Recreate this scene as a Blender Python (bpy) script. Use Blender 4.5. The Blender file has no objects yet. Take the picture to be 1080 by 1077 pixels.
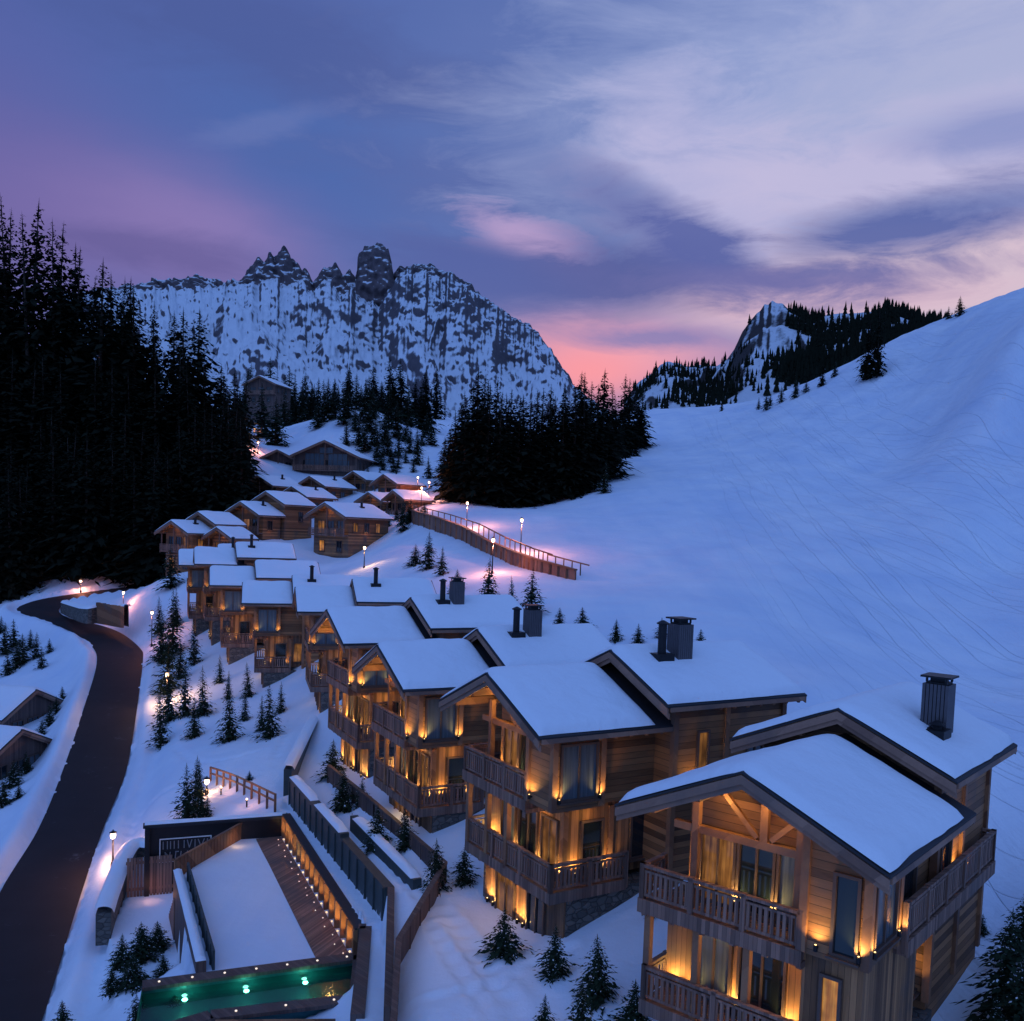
import bpy, math, random
import numpy as np
from mathutils import Vector, Matrix, noise as mnoise
random.seed(7); rng = np.random.default_rng(7)
sc = bpy.context.scene
COL = sc.collection
# ------------------------------------------------------------------ camera
F, PIT, CY, ROLL, CX = 980.0, 0.064, 625.0, 0.035, 540.0
RGT = np.array([1, 0, 0.]); UPV = np.array([0, math.sin(PIT), math.cos(PIT)]); FWD = np.array([0, math.cos(PIT), -math.sin(PIT)])
R2 = math.cos(ROLL)*RGT + math.sin(ROLL)*UPV; U2 = -math.sin(ROLL)*RGT + math.cos(ROLL)*UPV
cd = bpy.data.cameras.new('camera'); cam = bpy.data.objects.new('camera', cd); COL.objects.link(cam)
M3 = Matrix(((R2[0], U2[0], -FWD[0]), (R2[1], U2[1], -FWD[1]), (R2[2], U2[2], -FWD[2])))
cam.matrix_world = M3.to_4x4()
cd.sensor_fit = 'HORIZONTAL'; cd.sensor_width = 36; cd.lens = F/1080*36
cd.shift_y = (CY-538.5)/1080; cd.clip_start = .5; cd.clip_end = 20000
sc.camera = cam

def ray(px, py):
    v = FWD + R2*(px-CX)/F - U2*(py-CY)/F
    return v/v[1]
def at(px, py, d):                 # the point seen at that place of the photo, d metres ahead
    v = ray(px, py); return Vector((v[0]*d, d, v[2]*d))
def atz(px, py, z):
    v = ray(px, py); return Vector(v*(z/v[2]))

# ------------------------------------------------------------------ object helpers
def tag(o, label=None, cat=None, group=None, kind=None):
    if label: o['label'] = label
    if cat: o['category'] = cat
    if group: o['group'] = group
    if kind: o['kind'] = kind
    return o
def empty(name, loc, rz=0, label=None, cat=None, group=None):
    o = bpy.data.objects.new(name, None); COL.objects.link(o)
    o.location = loc; o.rotation_euler = (0, 0, rz); o.empty_display_size = .5
    return tag(o, label, cat, group)
class MB:
    def __init__(s): s.v = []; s.f = []; s.m = []
    def add(s, vs, fs, mi=0):
        n = len(s.v); s.v += [tuple(p) for p in vs]
        for f in fs: s.f.append(tuple(i+n for i in f)); s.m.append(mi)
    def box(s, x0, x1, y0, y1, z0, z1, mi=0):
        if x0 > x1: x0, x1 = x1, x0
        if y0 > y1: y0, y1 = y1, y0
        s.add([(x0,y0,z0),(x1,y0,z0),(x1,y1,z0),(x0,y1,z0),(x0,y0,z1),(x1,y0,z1),(x1,y1,z1),(x0,y1,z1)],
              [(3,2,1,0),(4,5,6,7),(0,1,5,4),(1,2,6,5),(2,3,7,6),(3,0,4,7)], mi)
    def prism(s, pts, a, b, mi=0):         # closed polygon pts (3D), swept from +a to +b (vectors)
        n = len(pts); P = [Vector(p)+Vector(a) for p in pts] + [Vector(p)+Vector(b) for p in pts]
        fs = [tuple(range(n-1,-1,-1)), tuple(range(n,2*n))] + [(i,(i+1)%n,n+(i+1)%n,n+i) for i in range(n)]
        s.add(P, fs, mi)
    def bar(s, p, q, w, h, mi=0, up=(0,0,1)):   # box bar between two points
        p = Vector(p); q = Vector(q); d = (q-p).normalized(); u = Vector(up)
        sd = d.cross(u)
        if sd.length < 1e-4: sd = d.cross(Vector((1,0,0)))
        sd.normalize(); u = sd.cross(d).normalized()
        a = sd*w/2; b = u*h/2
        s.add([p-a-b,p+a-b,p+a+b,p-a+b,q-a-b,q+a-b,q+a+b,q-a+b],
              [(3,2,1,0),(4,5,6,7),(0,1,5,4),(1,2,6,5),(2,3,7,6),(3,0,4,7)], mi)
    def tube(s, p, q, r0, r1, n=10, mi=0, caps=True):
        p = Vector(p); q = Vector(q); d = (q-p).normalized()
        a = d.cross(Vector((0,0,1)) if abs(d.z) < .9 else Vector((1,0,0))).normalized(); b = d.cross(a)
        vs = [p+(a*math.cos(2*math.pi*i/n)+b*math.sin(2*math.pi*i/n))*r0 for i in range(n)] + \
             [q+(a*math.cos(2*math.pi*i/n)+b*math.sin(2*math.pi*i/n))*r1 for i in range(n)]
        fs = [(i,n+i,n+(i+1)%n,(i+1)%n) for i in range(n)]
        if caps: fs += [tuple(range(n)), tuple(range(2*n-1,n-1,-1))]
        s.add(vs, fs, mi)
    def lathe(s, c, prof, n=12, mi=0):
        c = Vector(c); m = len(prof); vs = []
        for r, z in prof:
            for i in range(n): vs.append(c+Vector((r*math.cos(2*math.pi*i/n), r*math.sin(2*math.pi*i/n), z)))
        fs = [(j*n+i, j*n+(i+1)%n, (j+1)*n+(i+1)%n, (j+1)*n+i) for j in range(m-1) for i in range(n)]
        fs += [tuple(range(n-1,-1,-1)), tuple(range((m-1)*n, m*n))]
        s.add(vs, fs, mi)
    def mesh(s, name, mats, smooth=False):
        me = bpy.data.meshes.new(name); me.from_pydata(s.v, [], s.f)
        for m in (mats if isinstance(mats, (list, tuple)) else [mats]): me.materials.append(m)
        me.polygons.foreach_set('material_index', s.m)
        if smooth: me.polygons.foreach_set('use_smooth', [True]*len(s.f))
        me.update(); return me
    def build(s, name, mats, parent=None, smooth=False, **kw):
        o = bpy.data.objects.new(name, s.mesh(name, mats, smooth)); COL.objects.link(o)
        if parent: o.parent = parent
        return tag(o, **kw) if kw else o
def npmesh(name, V, Fq, mat, smooth=True, parent=None):
    me = bpy.data.meshes.new(name); me.from_pydata(V.tolist(), [], Fq.tolist() if hasattr(Fq,'tolist') else Fq)
    for m in (mat if isinstance(mat,(list,tuple)) else [mat]): me.materials.append(m)
    if smooth: me.polygons.foreach_set('use_smooth', [True]*len(me.polygons))
    me.update(); o = bpy.data.objects.new(name, me); COL.objects.link(o)
    if parent: o.parent = parent
    return o
def gridfaces(nu, nv):
    i = np.arange(nu-1)[:,None]; j = np.arange(nv-1)[None,:]; a = i*nv+j
    return np.stack([a, a+nv, a+nv+1, a+1], -1).reshape(-1,4)

# ------------------------------------------------------------------ materials
class NT:
    def __init__(s, nt): s.nt = nt; s.N = nt.nodes; s.L = nt.links
    def n(s, t, **kw):
        nd = s.N.new(t)
        for k, v in kw.items(): setattr(nd, k, v)
        return nd
    def put(s, sock, v):
        if hasattr(v, 'is_linked') or hasattr(v, 'links'): s.L.new(v, sock)
        elif isinstance(v, (tuple, list)) and len(v) == 3 and sock.type == 'RGBA': sock.default_value = (*v, 1)
        else: sock.default_value = v
    def math(s, op, a, b=0.0, c=None, clamp=False):
        nd = s.n('ShaderNodeMath', operation=op, use_clamp=clamp)
        s.put(nd.inputs[0], a); s.put(nd.inputs[1], b)
        if c is not None: s.put(nd.inputs[2], c)
        return nd.outputs[0]
    def mix(s, f, a, b, mode='MIX'):
        nd = s.n('ShaderNodeMix', data_type='RGBA', blend_type=mode)
        s.put(nd.inputs[0], f); s.put(nd.inputs[6], a); s.put(nd.inputs[7], b); return nd.outputs[2]
    def noise(s, vec, scale, detail=4, rough=.55, dist=0):
        nd = s.n('ShaderNodeTexNoise'); 
        if vec is not None: s.L.new(vec, nd.inputs['Vector'])
        nd.inputs['Scale'].default_value = scale; nd.inputs['Detail'].default_value = detail
        nd.inputs['Roughness'].default_value = rough; nd.inputs['Distortion'].default_value = dist
        return nd.outputs['Fac']
    def mapv(s, vec, scale=(1,1,1), rot=(0,0,0), loc=(0,0,0)):
        nd = s.n('ShaderNodeMapping'); s.L.new(vec, nd.inputs['Vector'])
        nd.inputs['Scale'].default_value = scale; nd.inputs['Rotation'].default_value = rot; nd.inputs['Location'].default_value = loc
        return nd.outputs[0]
    def ramp(s, f, stops):
        nd = s.n('ShaderNodeValToRGB'); s.put(nd.inputs[0], f)
        el = nd.color_ramp.elements
        while len(el) < len(stops): el.new(.5)
        for e, (p, c) in zip(el, stops): e.position = p; e.color = (*c, 1) if len(c) == 3 else c
        return nd.outputs[0]
    def step(s, f, a, b):
        nd = s.n('ShaderNodeMapRange', clamp=True); s.put(nd.inputs[0], f)
        nd.inputs[1].default_value = a; nd.inputs[2].default_value = b; return nd.outputs[0]
def material(name):
    m = bpy.data.materials.new(name); m.use_nodes = True; nt = NT(m.node_tree)
    b = nt.N['Principled BSDF']; return m, nt, b
def bump(nt, b, h, strength=.5, dist=.02):
    nd = nt.n('ShaderNodeBump'); nd.inputs['Strength'].default_value = strength; nd.inputs['Distance'].default_value = dist
    nt.L.new(h, nd.inputs['Height']); nt.L.new(nd.outputs[0], b.inputs['Normal'])
def objco(nt): return nt.n('ShaderNodeTexCoord').outputs['Object']
def plain(name, col, rough=.6, metal=0, nscale=6, var=.25):
    m, nt, b = material(name); co = objco(nt)
    f = nt.noise(co, nscale, 5)
    nt.put(b.inputs['Base Color'], nt.mix(f, tuple(c*(1-var) for c in col), tuple(min(1,c*(1+var)) for c in col)))
    b.inputs['Roughness'].default_value = rough; b.inputs['Metallic'].default_value = metal
    return m
def wood(name, mode, dark, light, width=.18, rough=.7):
    # boards: 'h' lie one above the other, 'v' stand side by side, 'x' run along x; a = running direction
    m, nt, b = material(name); co = objco(nt)
    sp = nt.n('ShaderNodeSeparateXYZ'); nt.L.new(co, sp.inputs[0])
    X, Y, Z = sp.outputs
    if mode == 'h': c = Z; g = nt.mapv(co, (.7,.7,9))
    elif mode == 'v': c = nt.math('ADD', X, Y); g = nt.mapv(co, (9,9,.7))
    elif mode == 'x': c = Y; g = nt.mapv(co, (.7,9,9))
    else: c = nt.math('ADD', nt.math('ADD', Y, Z), X); g = nt.mapv(co, (3,3,3))
    q = nt.math('DIVIDE', c, width); fl = nt.math('FLOOR', q); fr = nt.math('FRACT', q)
    wn = nt.n('ShaderNodeTexWhiteNoise', noise_dimensions='1D'); nt.L.new(fl, wn.inputs['W'])
    gr = nt.noise(g, 1.6, 6, .65, .6); big = nt.noise(co, .35, 3)
    f = nt.math('ADD', nt.math('MULTIPLY', wn.outputs['Value'], .62), nt.math('MULTIPLY', gr, .45))
    colr = nt.ramp(f, [(.12, dark), (.55, tuple((a+c_)/2 for a, c_ in zip(dark, light))), (.9, light)])
    colr = nt.mix(nt.step(big, .52, .72), colr, tuple((a*.45+.06) for a in dark))
    gap = nt.math('LESS_THAN', fr, .07 if mode != 'n' else -1.0)
    colr = nt.mix(nt.math('MULTIPLY', gap, .8), colr, tuple(a*.25 for a in dark))
    nt.put(b.inputs['Base Color'], colr); b.inputs['Roughness'].default_value = rough
    h = nt.math('SUBTRACT', nt.math('MULTIPLY', gr, .3), gap); bump(nt, b, h, .6, .02)
    return m
def emit(name, col, s):
    m, nt, b = material(name); nt.put(b.inputs['Base Color'], (.8,.7,.5))
    nt.put(b.inputs['Emission Color'], col); b.inputs['Emission Strength'].default_value = s; return m

def snow_mat(name, tracks=False, nscale=1.2):
    m, nt, b = material(name); co = nt.n('ShaderNodeNewGeometry').outputs['Position']
    f = nt.noise(co, .12, 4); f2 = nt.noise(co, nscale, 6, .6)
    band = nt.noise(nt.mapv(co, (.16,.012,.05), (0,0,math.radians(5))), 1.0, 6, .62, .3)
    f = nt.math('ADD', nt.math('MULTIPLY', f, .5), nt.math('MULTIPLY', band, .5)) if tracks else f
    nt.put(b.inputs['Base Color'], nt.mix(nt.step(f, .34, .66), (.60,.70,.85), (.82,.87,.93)) if tracks else nt.mix(f, (.72,.78,.87), (.84,.88,.93)))
    b.inputs['Roughness'].default_value = .75
    b.inputs['Specular IOR Level'].default_value = .25
    if not tracks: bump(nt, b, nt.math('ADD', f2, nt.math('MULTIPLY', nt.noise(co, .55, 3), 1.5)), .6, .16); return m
    # ski tracks run down the slope: long thin grooves
    rot = nt.mapv(co, (1,1,1), (0,0,math.radians(7)))
    warp = nt.n('ShaderNodeVectorMath', operation='ADD'); nz = nt.n('ShaderNodeTexNoise'); nt.L.new(co, nz.inputs['Vector']); nz.inputs['Scale'].default_value = .03
    nt.L.new(rot, warp.inputs[0]); 
    sc_ = nt.n('ShaderNodeVectorMath', operation='SCALE'); nt.L.new(nz.outputs['Color'], sc_.inputs[0]); sc_.inputs['Scale'].default_value = 2.5
    nt.L.new(sc_.outputs[0], warp.inputs[1])
    g1 = nt.noise(nt.mapv(warp.outputs[0], (.6,.03,.2)), 1.0, 5, .7)
    g2 = nt.noise(nt.mapv(co, (.05,.35,.2), (0,0,math.radians(20))), 1.0, 4, .6)
    sp = nt.n('ShaderNodeSeparateXYZ'); nt.L.new(co, sp.inputs[0])
    onhill = nt.step(nt.math('SUBTRACT', sp.outputs[0], nt.math('MULTIPLY', sp.outputs[1], .12)), 6, 22)
    rot2 = nt.mapv(co, (1,1,1), (0,0,math.radians(-14))); w2 = nt.n('ShaderNodeVectorMath', operation='ADD'); nt.L.new(rot2, w2.inputs[0]); nt.L.new(sc_.outputs[0], w2.inputs[1])
    l1 = nt.math('ABSOLUTE', nt.math('SUBTRACT', nt.noise(nt.mapv(warp.outputs[0], (.30,.004,.02)), 1.0, 2, .5), .5))
    l2 = nt.math('ABSOLUTE', nt.math('SUBTRACT', nt.noise(nt.mapv(w2.outputs[0], (.34,.005,.02)), 1.0, 2, .5), .5))
    lines = nt.math('ADD', nt.step(l1, 0, .010), nt.step(l2, 0, .008))
    gro = nt.math('MULTIPLY', nt.math('ADD', nt.math('ADD', nt.math('MULTIPLY', nt.step(g1, .50, .62), .35), nt.math('MULTIPLY', lines, .7)), nt.math('MULTIPLY', g2, 1.6)), onhill)
    h = nt.math('ADD', nt.math('ADD', nt.math('MULTIPLY', gro, .34), nt.math('MULTIPLY', nt.math('MULTIPLY', band, onhill), 1.6)), nt.math('MULTIPLY', f2, .22))
    lump = nt.noise(co, .35, 3)
    h = nt.math('ADD', h, nt.math('MULTIPLY', lump, .5))
    h = nt.math('ADD', h, nt.math('MULTIPLY', nt.noise(co, 5, 3), .06)); bump(nt, b, h, .75, .45); return m
M = {}
M['snow'] = snow_mat('snow'); M['terrain'] = snow_mat('snow_ground', True)
M['log'] = wood('log_planks', 'h', (.06,.024,.010), (.46,.21,.085), .24)
M['board'] = wood('upright_boards', 'v', (.06,.024,.010), (.50,.235,.095), .17)
M['beam'] = wood('beam_wood', 'n', (.12,.046,.022), (.36,.17,.08), .9)
M['rail'] = wood('rail_wood', 'v', (.10,.052,.038), (.36,.20,.14), .13)
M['deck'] = wood('soffit_boards', 'x', (.20,.09,.035), (.38,.20,.085), .2)
M['trim'] = wood('trim_wood', 'n', (.16,.08,.055), (.36,.20,.135), 1.3)
M['oldwood'] = wood('old_planks', 'v', (.07,.04,.035), (.16,.10,.08), .2)
M['metal'] = plain('dark_metal', (.02,.02,.024), .5, .6)
M['zinc'] = plain('zinc_slats', (.10,.09,.10), .5, .4)
M['membrane'] = plain('roof_membrane', (.018,.018,.024), .7)
M['frame'] = plain('window_frame_wood', (.10,.06,.045), .6)
m, nt, b = material('window_glass'); nt.put(b.inputs['Base Color'], (.012,.02,.026)); b.inputs['Roughness'].default_value = .06; b.inputs['Specular IOR Level'].default_value = .8; M['glass'] = m
m, nt, b = material('curtained_glass'); f = nt.noise(nt.mapv(objco(nt), (8,8,.3)), 1.5, 2); nt.put(b.inputs['Base Color'], nt.mix(f, (.02,.03,.04), (.16,.20,.23))); b.inputs['Roughness'].default_value = .12; M['curtain'] = m
def litwin(name, c1, c2, s):
    m, nt, b = material(name); co = objco(nt)
    f = nt.noise(nt.mapv(co, (7,7,.5)), 1.6, 4, .6); f2 = nt.noise(co, 1.1, 2)
    nt.put(b.inputs['Base Color'], (.05,.03,.02)); b.inputs['Roughness'].default_value = .1
    nt.put(b.inputs['Emission Color'], nt.mix(nt.step(f,.32,.68), c1, c2)); nt.L.new(nt.math('MULTIPLY', nt.step(f2,.25,.7), s), b.inputs['Emission Strength']); return m
M['litglass'] = litwin('lit_window', (.55,.16,.02), (1,.46,.09), .85); M['dimglass'] = litwin('dim_lit_window', (.22,.07,.015), (1,.42,.10), .42)
M['bulb'] = emit('warm_bulb', (1,.62,.2), 3); M['globe'] = emit('street_globe', (1,.62,.38), 6); M['tiny'] = emit('led', (1,.80,.62), 1.1)
M['green'] = emit('green_led', (.5,1,.6), 8)
# stone
m, nt, b = material('dark_stone'); co = objco(nt); v = nt.n('ShaderNodeTexVoronoi'); nt.L.new(nt.mapv(co,(1,1,1.8)), v.inputs['Vector']); v.inputs['Scale'].default_value = 2.6
ed = nt.n('ShaderNodeTexVoronoi', feature='DISTANCE_TO_EDGE'); nt.L.new(nt.mapv(co,(1,1,1.8)), ed.inputs['Vector']); ed.inputs['Scale'].default_value = 2.6
g = nt.n('ShaderNodeSeparateColor'); nt.L.new(v.outputs['Color'], g.inputs[0])
nt.put(b.inputs['Base Color'], nt.mix(nt.step(ed.outputs['Distance'],.0,.05), (.03,.028,.026), nt.mix(g.outputs[0], (.07,.065,.06), (.17,.15,.13)))); b.inputs['Roughness'].default_value = .85
bump(nt, b, nt.step(ed.outputs['Distance'],0,.12), .9, .05); M['stone'] = m
# asphalt
m, nt, b = material('wet_asphalt'); co = objco(nt); f = nt.noise(co, .5, 5); nt.put(b.inputs['Base Color'], nt.mix(f, (.016,.012,.016), (.036,.027,.034)))
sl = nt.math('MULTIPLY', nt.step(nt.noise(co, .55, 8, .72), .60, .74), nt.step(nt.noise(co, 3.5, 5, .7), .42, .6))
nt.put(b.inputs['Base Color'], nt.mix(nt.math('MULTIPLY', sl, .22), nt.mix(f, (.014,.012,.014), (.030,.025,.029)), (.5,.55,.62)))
b.inputs['Roughness'].default_value = .7; b.inputs['Specular IOR Level'].default_value = .2; bump(nt, b, nt.noise(co, 40, 3), .3, .01); M['asphalt'] = m
# needles, bark
m, nt, b = material('spruce_needles'); f = nt.noise(objco(nt), 2.2, 3); nt.put(b.inputs['Base Color'], nt.mix(f, (.006,.013,.008), (.03,.05,.028))); b.inputs['Roughness'].default_value = .9; b.inputs['Specular IOR Level'].default_value = .1; M['needle'] = m
m, nt, b = material('forest_needles'); f = nt.noise(objco(nt), 1.2, 3); nt.put(b.inputs['Base Color'], nt.mix(f, (.004,.006,.004), (.018,.022,.014))); b.inputs['Roughness'].default_value = .95; b.inputs['Specular IOR Level'].default_value = .05; M['fneedle'] = m
M['bark'] = plain('bark', (.05,.035,.025), .9)
# water
m, nt, b = material('pool_water'); nt.put(b.inputs['Base Color'], (.02,.10,.12)); b.inputs['Roughness'].default_value = .08; b.inputs['Transmission Weight'].default_value = .85; b.inputs['IOR'].default_value = 1.33
bump(nt, b, nt.noise(objco(nt), 2.5, 3), .15, .03); M['water'] = m
M['pooltile'] = plain('pool_tile', (.025,.13,.15), .4)
M['greenwall'] = plain('weathered_panel', (.045,.06,.062), .6, .2, 3, .4)
M['blacksteel'] = plain('black_steel', (.012,.010,.012), .5, .3)
M['dullwhite'] = plain('dull_lettering', (.22,.20,.20), .5); M['white'] = plain('white_lettering', (.75,.72,.70), .5)
# rock + snow of the mountains, by slope
def rock_snow(name, lo, hi, rockc, warm, east=False):
    m, nt, b = material(name); geo = nt.n('ShaderNodeNewGeometry'); P = geo.outputs['Position']
    sp = nt.n('ShaderNodeSeparateXYZ'); nt.L.new(geo.outputs['Normal'], sp.inputs[0])
    n1 = nt.noise(nt.mapv(P,(1.0,.6,.8)), .028, 9, .72); n2 = nt.noise(P, .0035, 4, .6); n3 = nt.noise(nt.mapv(P,(1,.7,1.3)), .15, 8, .78)
    v = nt.math('ADD', sp.outputs[2], nt.math('MULTIPLY', nt.math('SUBTRACT', n1, .5), .34))
    v = nt.math('ADD', v, nt.math('MULTIPLY', nt.math('SUBTRACT', n2, .5), .7)); v = nt.math('ADD', v, nt.math('MULTIPLY', nt.math('SUBTRACT', n3, .5), .38))
    if east:
        px_ = nt.n('ShaderNodeSeparateXYZ'); nt.L.new(P, px_.inputs[0]); v = nt.math('SUBTRACT', v, nt.math('MULTIPLY', nt.step(px_.outputs[2], 290, 430), .12)); v = nt.math('SUBTRACT', v, nt.math('MULTIPLY', nt.step(px_.outputs[0], -420, -60), .20))
    s = nt.step(v, lo, hi)
    rk = nt.mix(n3, rockc, warm)
    nt.put(b.inputs['Base Color'], nt.mix(s, rk, (.76,.81,.88))); b.inputs['Roughness'].default_value = .9; b.inputs['Specular IOR Level'].default_value = .1
    bump(nt, b, nt.math('ADD', n1, nt.math('MULTIPLY', n3, .5)), .7, 9); return m
M['mountain'] = rock_snow('rock_and_snow', .33, .50, (.055,.055,.075), (.20,.17,.18), True); M['tower'] = rock_snow('tower_rock', .62, .78, (.06,.052,.07), (.24,.19,.19))
M['hillrock'] = rock_snow('forest_hill_snow', .66, .80, (.03,.03,.035), (.10,.085,.085))

# ------------------------------------------------------------------ sky + added sky fill lamp
w = bpy.data.worlds.new('World'); sc.world = w; w.use_nodes = True; nt = NT(w.node_tree)
bg = nt.N['Background']
gen = nt.n('ShaderNodeTexCoord').outputs['Generated']
sp = nt.n('ShaderNodeSeparateXYZ'); nt.L.new(gen, sp.inputs[0]); DX, DY, DZ = sp.outputs
wn = nt.n('ShaderNodeTexNoise'); nt.L.new(nt.mapv(gen, (2.2,2.2,7)), wn.inputs['Vector']); wn.inputs['Scale'].default_value = 1.0; wn.inputs['Detail'].default_value = 7; wn.inputs['Roughness'].default_value = .58
wc = nt.n('ShaderNodeSeparateColor'); nt.L.new(wn.outputs['Color'], wc.inputs[0])
fine = nt.noise(nt.mapv(gen, (3,3,13), (0,.18,0)), 2.2, 8, .62)
big = nt.noise(nt.mapv(gen, (1.2,1.2,3.4), (0,.25,0)), 1.6, 5, .55)
def dirof(px, py):
    v = ray(px, py); v = v/np.linalg.norm(v); return v
def lin(r, g, b_): return tuple(((c/255+.055)/1.055)**2.4 if c > 10 else c/255/12.92 for c in (r, g, b_))
back = nt.math('GREATER_THAN', DY, 0.0)
def blob(col, px, py, rx, ry, c, amt=1.0, warp=.5, soft=1.0, tilt=0.0, nz=None, nlo=.3, nhi=.6):
    v = dirof(px, py)
    dx = nt.math('ADD', nt.math('SUBTRACT', DX, float(v[0])), nt.math('MULTIPLY', nt.math('SUBTRACT', wc.outputs[0], .5), warp*rx/F*2))
    dz = nt.math('ADD', nt.math('SUBTRACT', DZ, float(v[2])), nt.math('MULTIPLY', nt.math('SUBTRACT', wc.outputs[1], .5), warp*ry/F*2))
    if tilt:
        ct, st = math.cos(tilt), math.sin(tilt)
        dx, dz = nt.math('ADD', nt.math('MULTIPLY', dx, ct), nt.math('MULTIPLY', dz, st)), nt.math('SUBTRACT', nt.math('MULTIPLY', dz, ct), nt.math('MULTIPLY', dx, st))
    a = nt.math('POWER', nt.math('DIVIDE', dx, rx/F), 2); b_ = nt.math('POWER', nt.math('DIVIDE', dz, ry/F), 2)
    r = nt.math('ADD', a, b_)
    g = nt.math('POWER', 2.718, nt.math('MULTIPLY', r, -soft))
    g = nt.math('MULTIPLY', nt.math('MULTIPLY', g, back), amt, clamp=True)
    if nz is not None: g = nt.math('MULTIPLY', g, nt.step(nz, nlo, nhi))
    return nt.mix(g, col, lin(*c))
# the sky behind and above the camera: deep, even dusk blue, brighter towards the zenith
col = nt.mix(nt.step(DZ, .55, .95), lin(80,108,172), (.13,.26,.64))
col = nt.mix(back, (.118,.245,.60), col)
puff = nt.noise(nt.mapv(gen, (5,5,17), (0,.14,0)), 1.5, 9, .66, .5)
col = nt.mix(nt.math('MULTIPLY', nt.step(big, .42, .66), .4), col, lin(88,104,170))
def cloud(col, px, py, rx, ry, c, amt=1.0, tilt=0.0, edge=1.5, lo=.16, hi=.86, warp=.6):
    v = dirof(px, py)
    dx = nt.math('ADD', nt.math('SUBTRACT', DX, float(v[0])), nt.math('MULTIPLY', nt.math('SUBTRACT', wc.outputs[0], .5), warp*rx/F*2))
    dz = nt.math('ADD', nt.math('SUBTRACT', DZ, float(v[2])), nt.math('MULTIPLY', nt.math('SUBTRACT', wc.outputs[1], .5), warp*ry/F*2))
    if tilt:
        ct, st = math.cos(tilt), math.sin(tilt)
        dx, dz = nt.math('ADD', nt.math('MULTIPLY', dx, ct), nt.math('MULTIPLY', dz, st)), nt.math('SUBTRACT', nt.math('MULTIPLY', dz, ct), nt.math('MULTIPLY', dx, st))
    r_ = nt.math('ADD', nt.math('POWER', nt.math('DIVIDE', dx, rx/F), 2), nt.math('POWER', nt.math('DIVIDE', dz, ry/F), 2))
    g = nt.math('POWER', 2.718, nt.math('MULTIPLY', r_, -.8))
    g0 = nt.step(g, .02, .22)
    g = nt.math('MULTIPLY', nt.step(nt.math('ADD', g, nt.math('MULTIPLY', nt.math('SUBTRACT', puff, .5), edge)), lo, hi), g0)
    g = nt.math('MULTIPLY', nt.math('MULTIPLY', g, back), amt, clamp=True)
    return nt.mix(g, col, lin(*c))
col = blob(col, -60, 60, 330, 220, (84,96,164), .9)
col = blob(col, 30, 230, 250, 90, (116,102,164), .85)
col = blob(col, 215, 235, 110, 50, (142,122,180), .85, nz=big, nlo=.25, nhi=.5)
col = cloud(col, 170, 268, 110, 17, (98,90,150), .7)
col = blob(col, 350, 165, 190, 80, (72,102,170), .95, tilt=-.35)
col = cloud(col, 300, 50, 220, 34, (74,90,152), .7, tilt=-.1)
col = cloud(col, 560, 205, 190, 30, (80,98,162), .75, tilt=-.12)
# pale veil, upper right
col = blob(col, 960, 110, 270, 150, (140,156,208), .9)
col = cloud(col, 905, 110, 260, 105, (158,170,214), .8, edge=1.5, lo=.15, hi=.9)
col = cloud(col, 1050, 60, 150, 80, (176,180,214), .7, edge=1.4, lo=.2, hi=.9)
col = cloud(col, 745, 195, 105, 62, (184,182,220), .85, tilt=-.5, edge=1.2, lo=.2, hi=.8)
col = cloud(col, 960, 168, 180, 36, (192,186,220), .85, edge=1.4, lo=.2, hi=.8)
# pink light low in the gap
col = blob(col, 652, 374, 122, 38, (230,160,182), 1.0, warp=.25)
col = blob(col, 620, 390, 70, 28, (246,150,162), .95, warp=.2)
col = blob(col, 985, 290, 210, 48, (196,178,208), .9)
col = cloud(col, 1000, 288, 190, 46, (216,192,206), .85, edge=1.5, lo=.2, hi=.8)
col = cloud(col, 835, 312, 120, 26, (222,184,202), .85, edge=1.2)
col = cloud(col, 575, 262, 80, 24, (186,160,204), .9, tilt=-.3, edge=1.5, lo=.3, hi=.75)
# dark banks
col = cloud(col, 640, 288, 200, 30, (78,92,156), .95, tilt=-.03, edge=1.5)
col = cloud(col, 500, 292, 90, 30, (80,98,164), .85, edge=1.5)
col = cloud(col, 740, 258, 120, 26, (84,98,164), .95, tilt=-.42, edge=1.5)
col = cloud(col, 850, 292, 120, 14, (104,106,166), .85, edge=1.5)
col = cloud(col, 975, 232, 105, 26, (86,102,166), .95, tilt=.12, edge=1.5)
col = cloud(col, 690, 356, 70, 11, (130,124,180), .9)
col = cloud(col, 1050, 135, 80, 16, (120,136,194), .7, edge=1.3)
col = cloud(col, 285, 130, 60, 9, (112,126,184), .4, edge=2.0, tilt=.3)
sky = nt.n('ShaderNodeTexSky', sky_type='NISHITA', sun_disc=False); sky.sun_elevation = math.radians(2.0); sky.sun_rotation = math.radians(6)
add = nt.n('ShaderNodeMix', data_type='RGBA', blend_type='ADD'); add.inputs[0].default_value = .004
nt.L.new(col, add.inputs[6]); nt.L.new(sky.outputs[0], add.inputs[7])
nt.L.new(add.outputs[2], bg.inputs[0]); bg.inputs[1].default_value = 1.0
ld = bpy.data.lights.new('sun', 'SUN'); ld.energy = .62; ld.angle = math.radians(70); ld.color = (.27,.43,1)  # added blue fill mimicking the sky dome behind the camera, not a sun
sun = bpy.data.objects.new('sun', ld); COL.objects.link(sun)
sun.rotation_euler = Vector((.12, .62, -.62)).to_track_quat('-Z', 'Y').to_euler()

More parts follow.
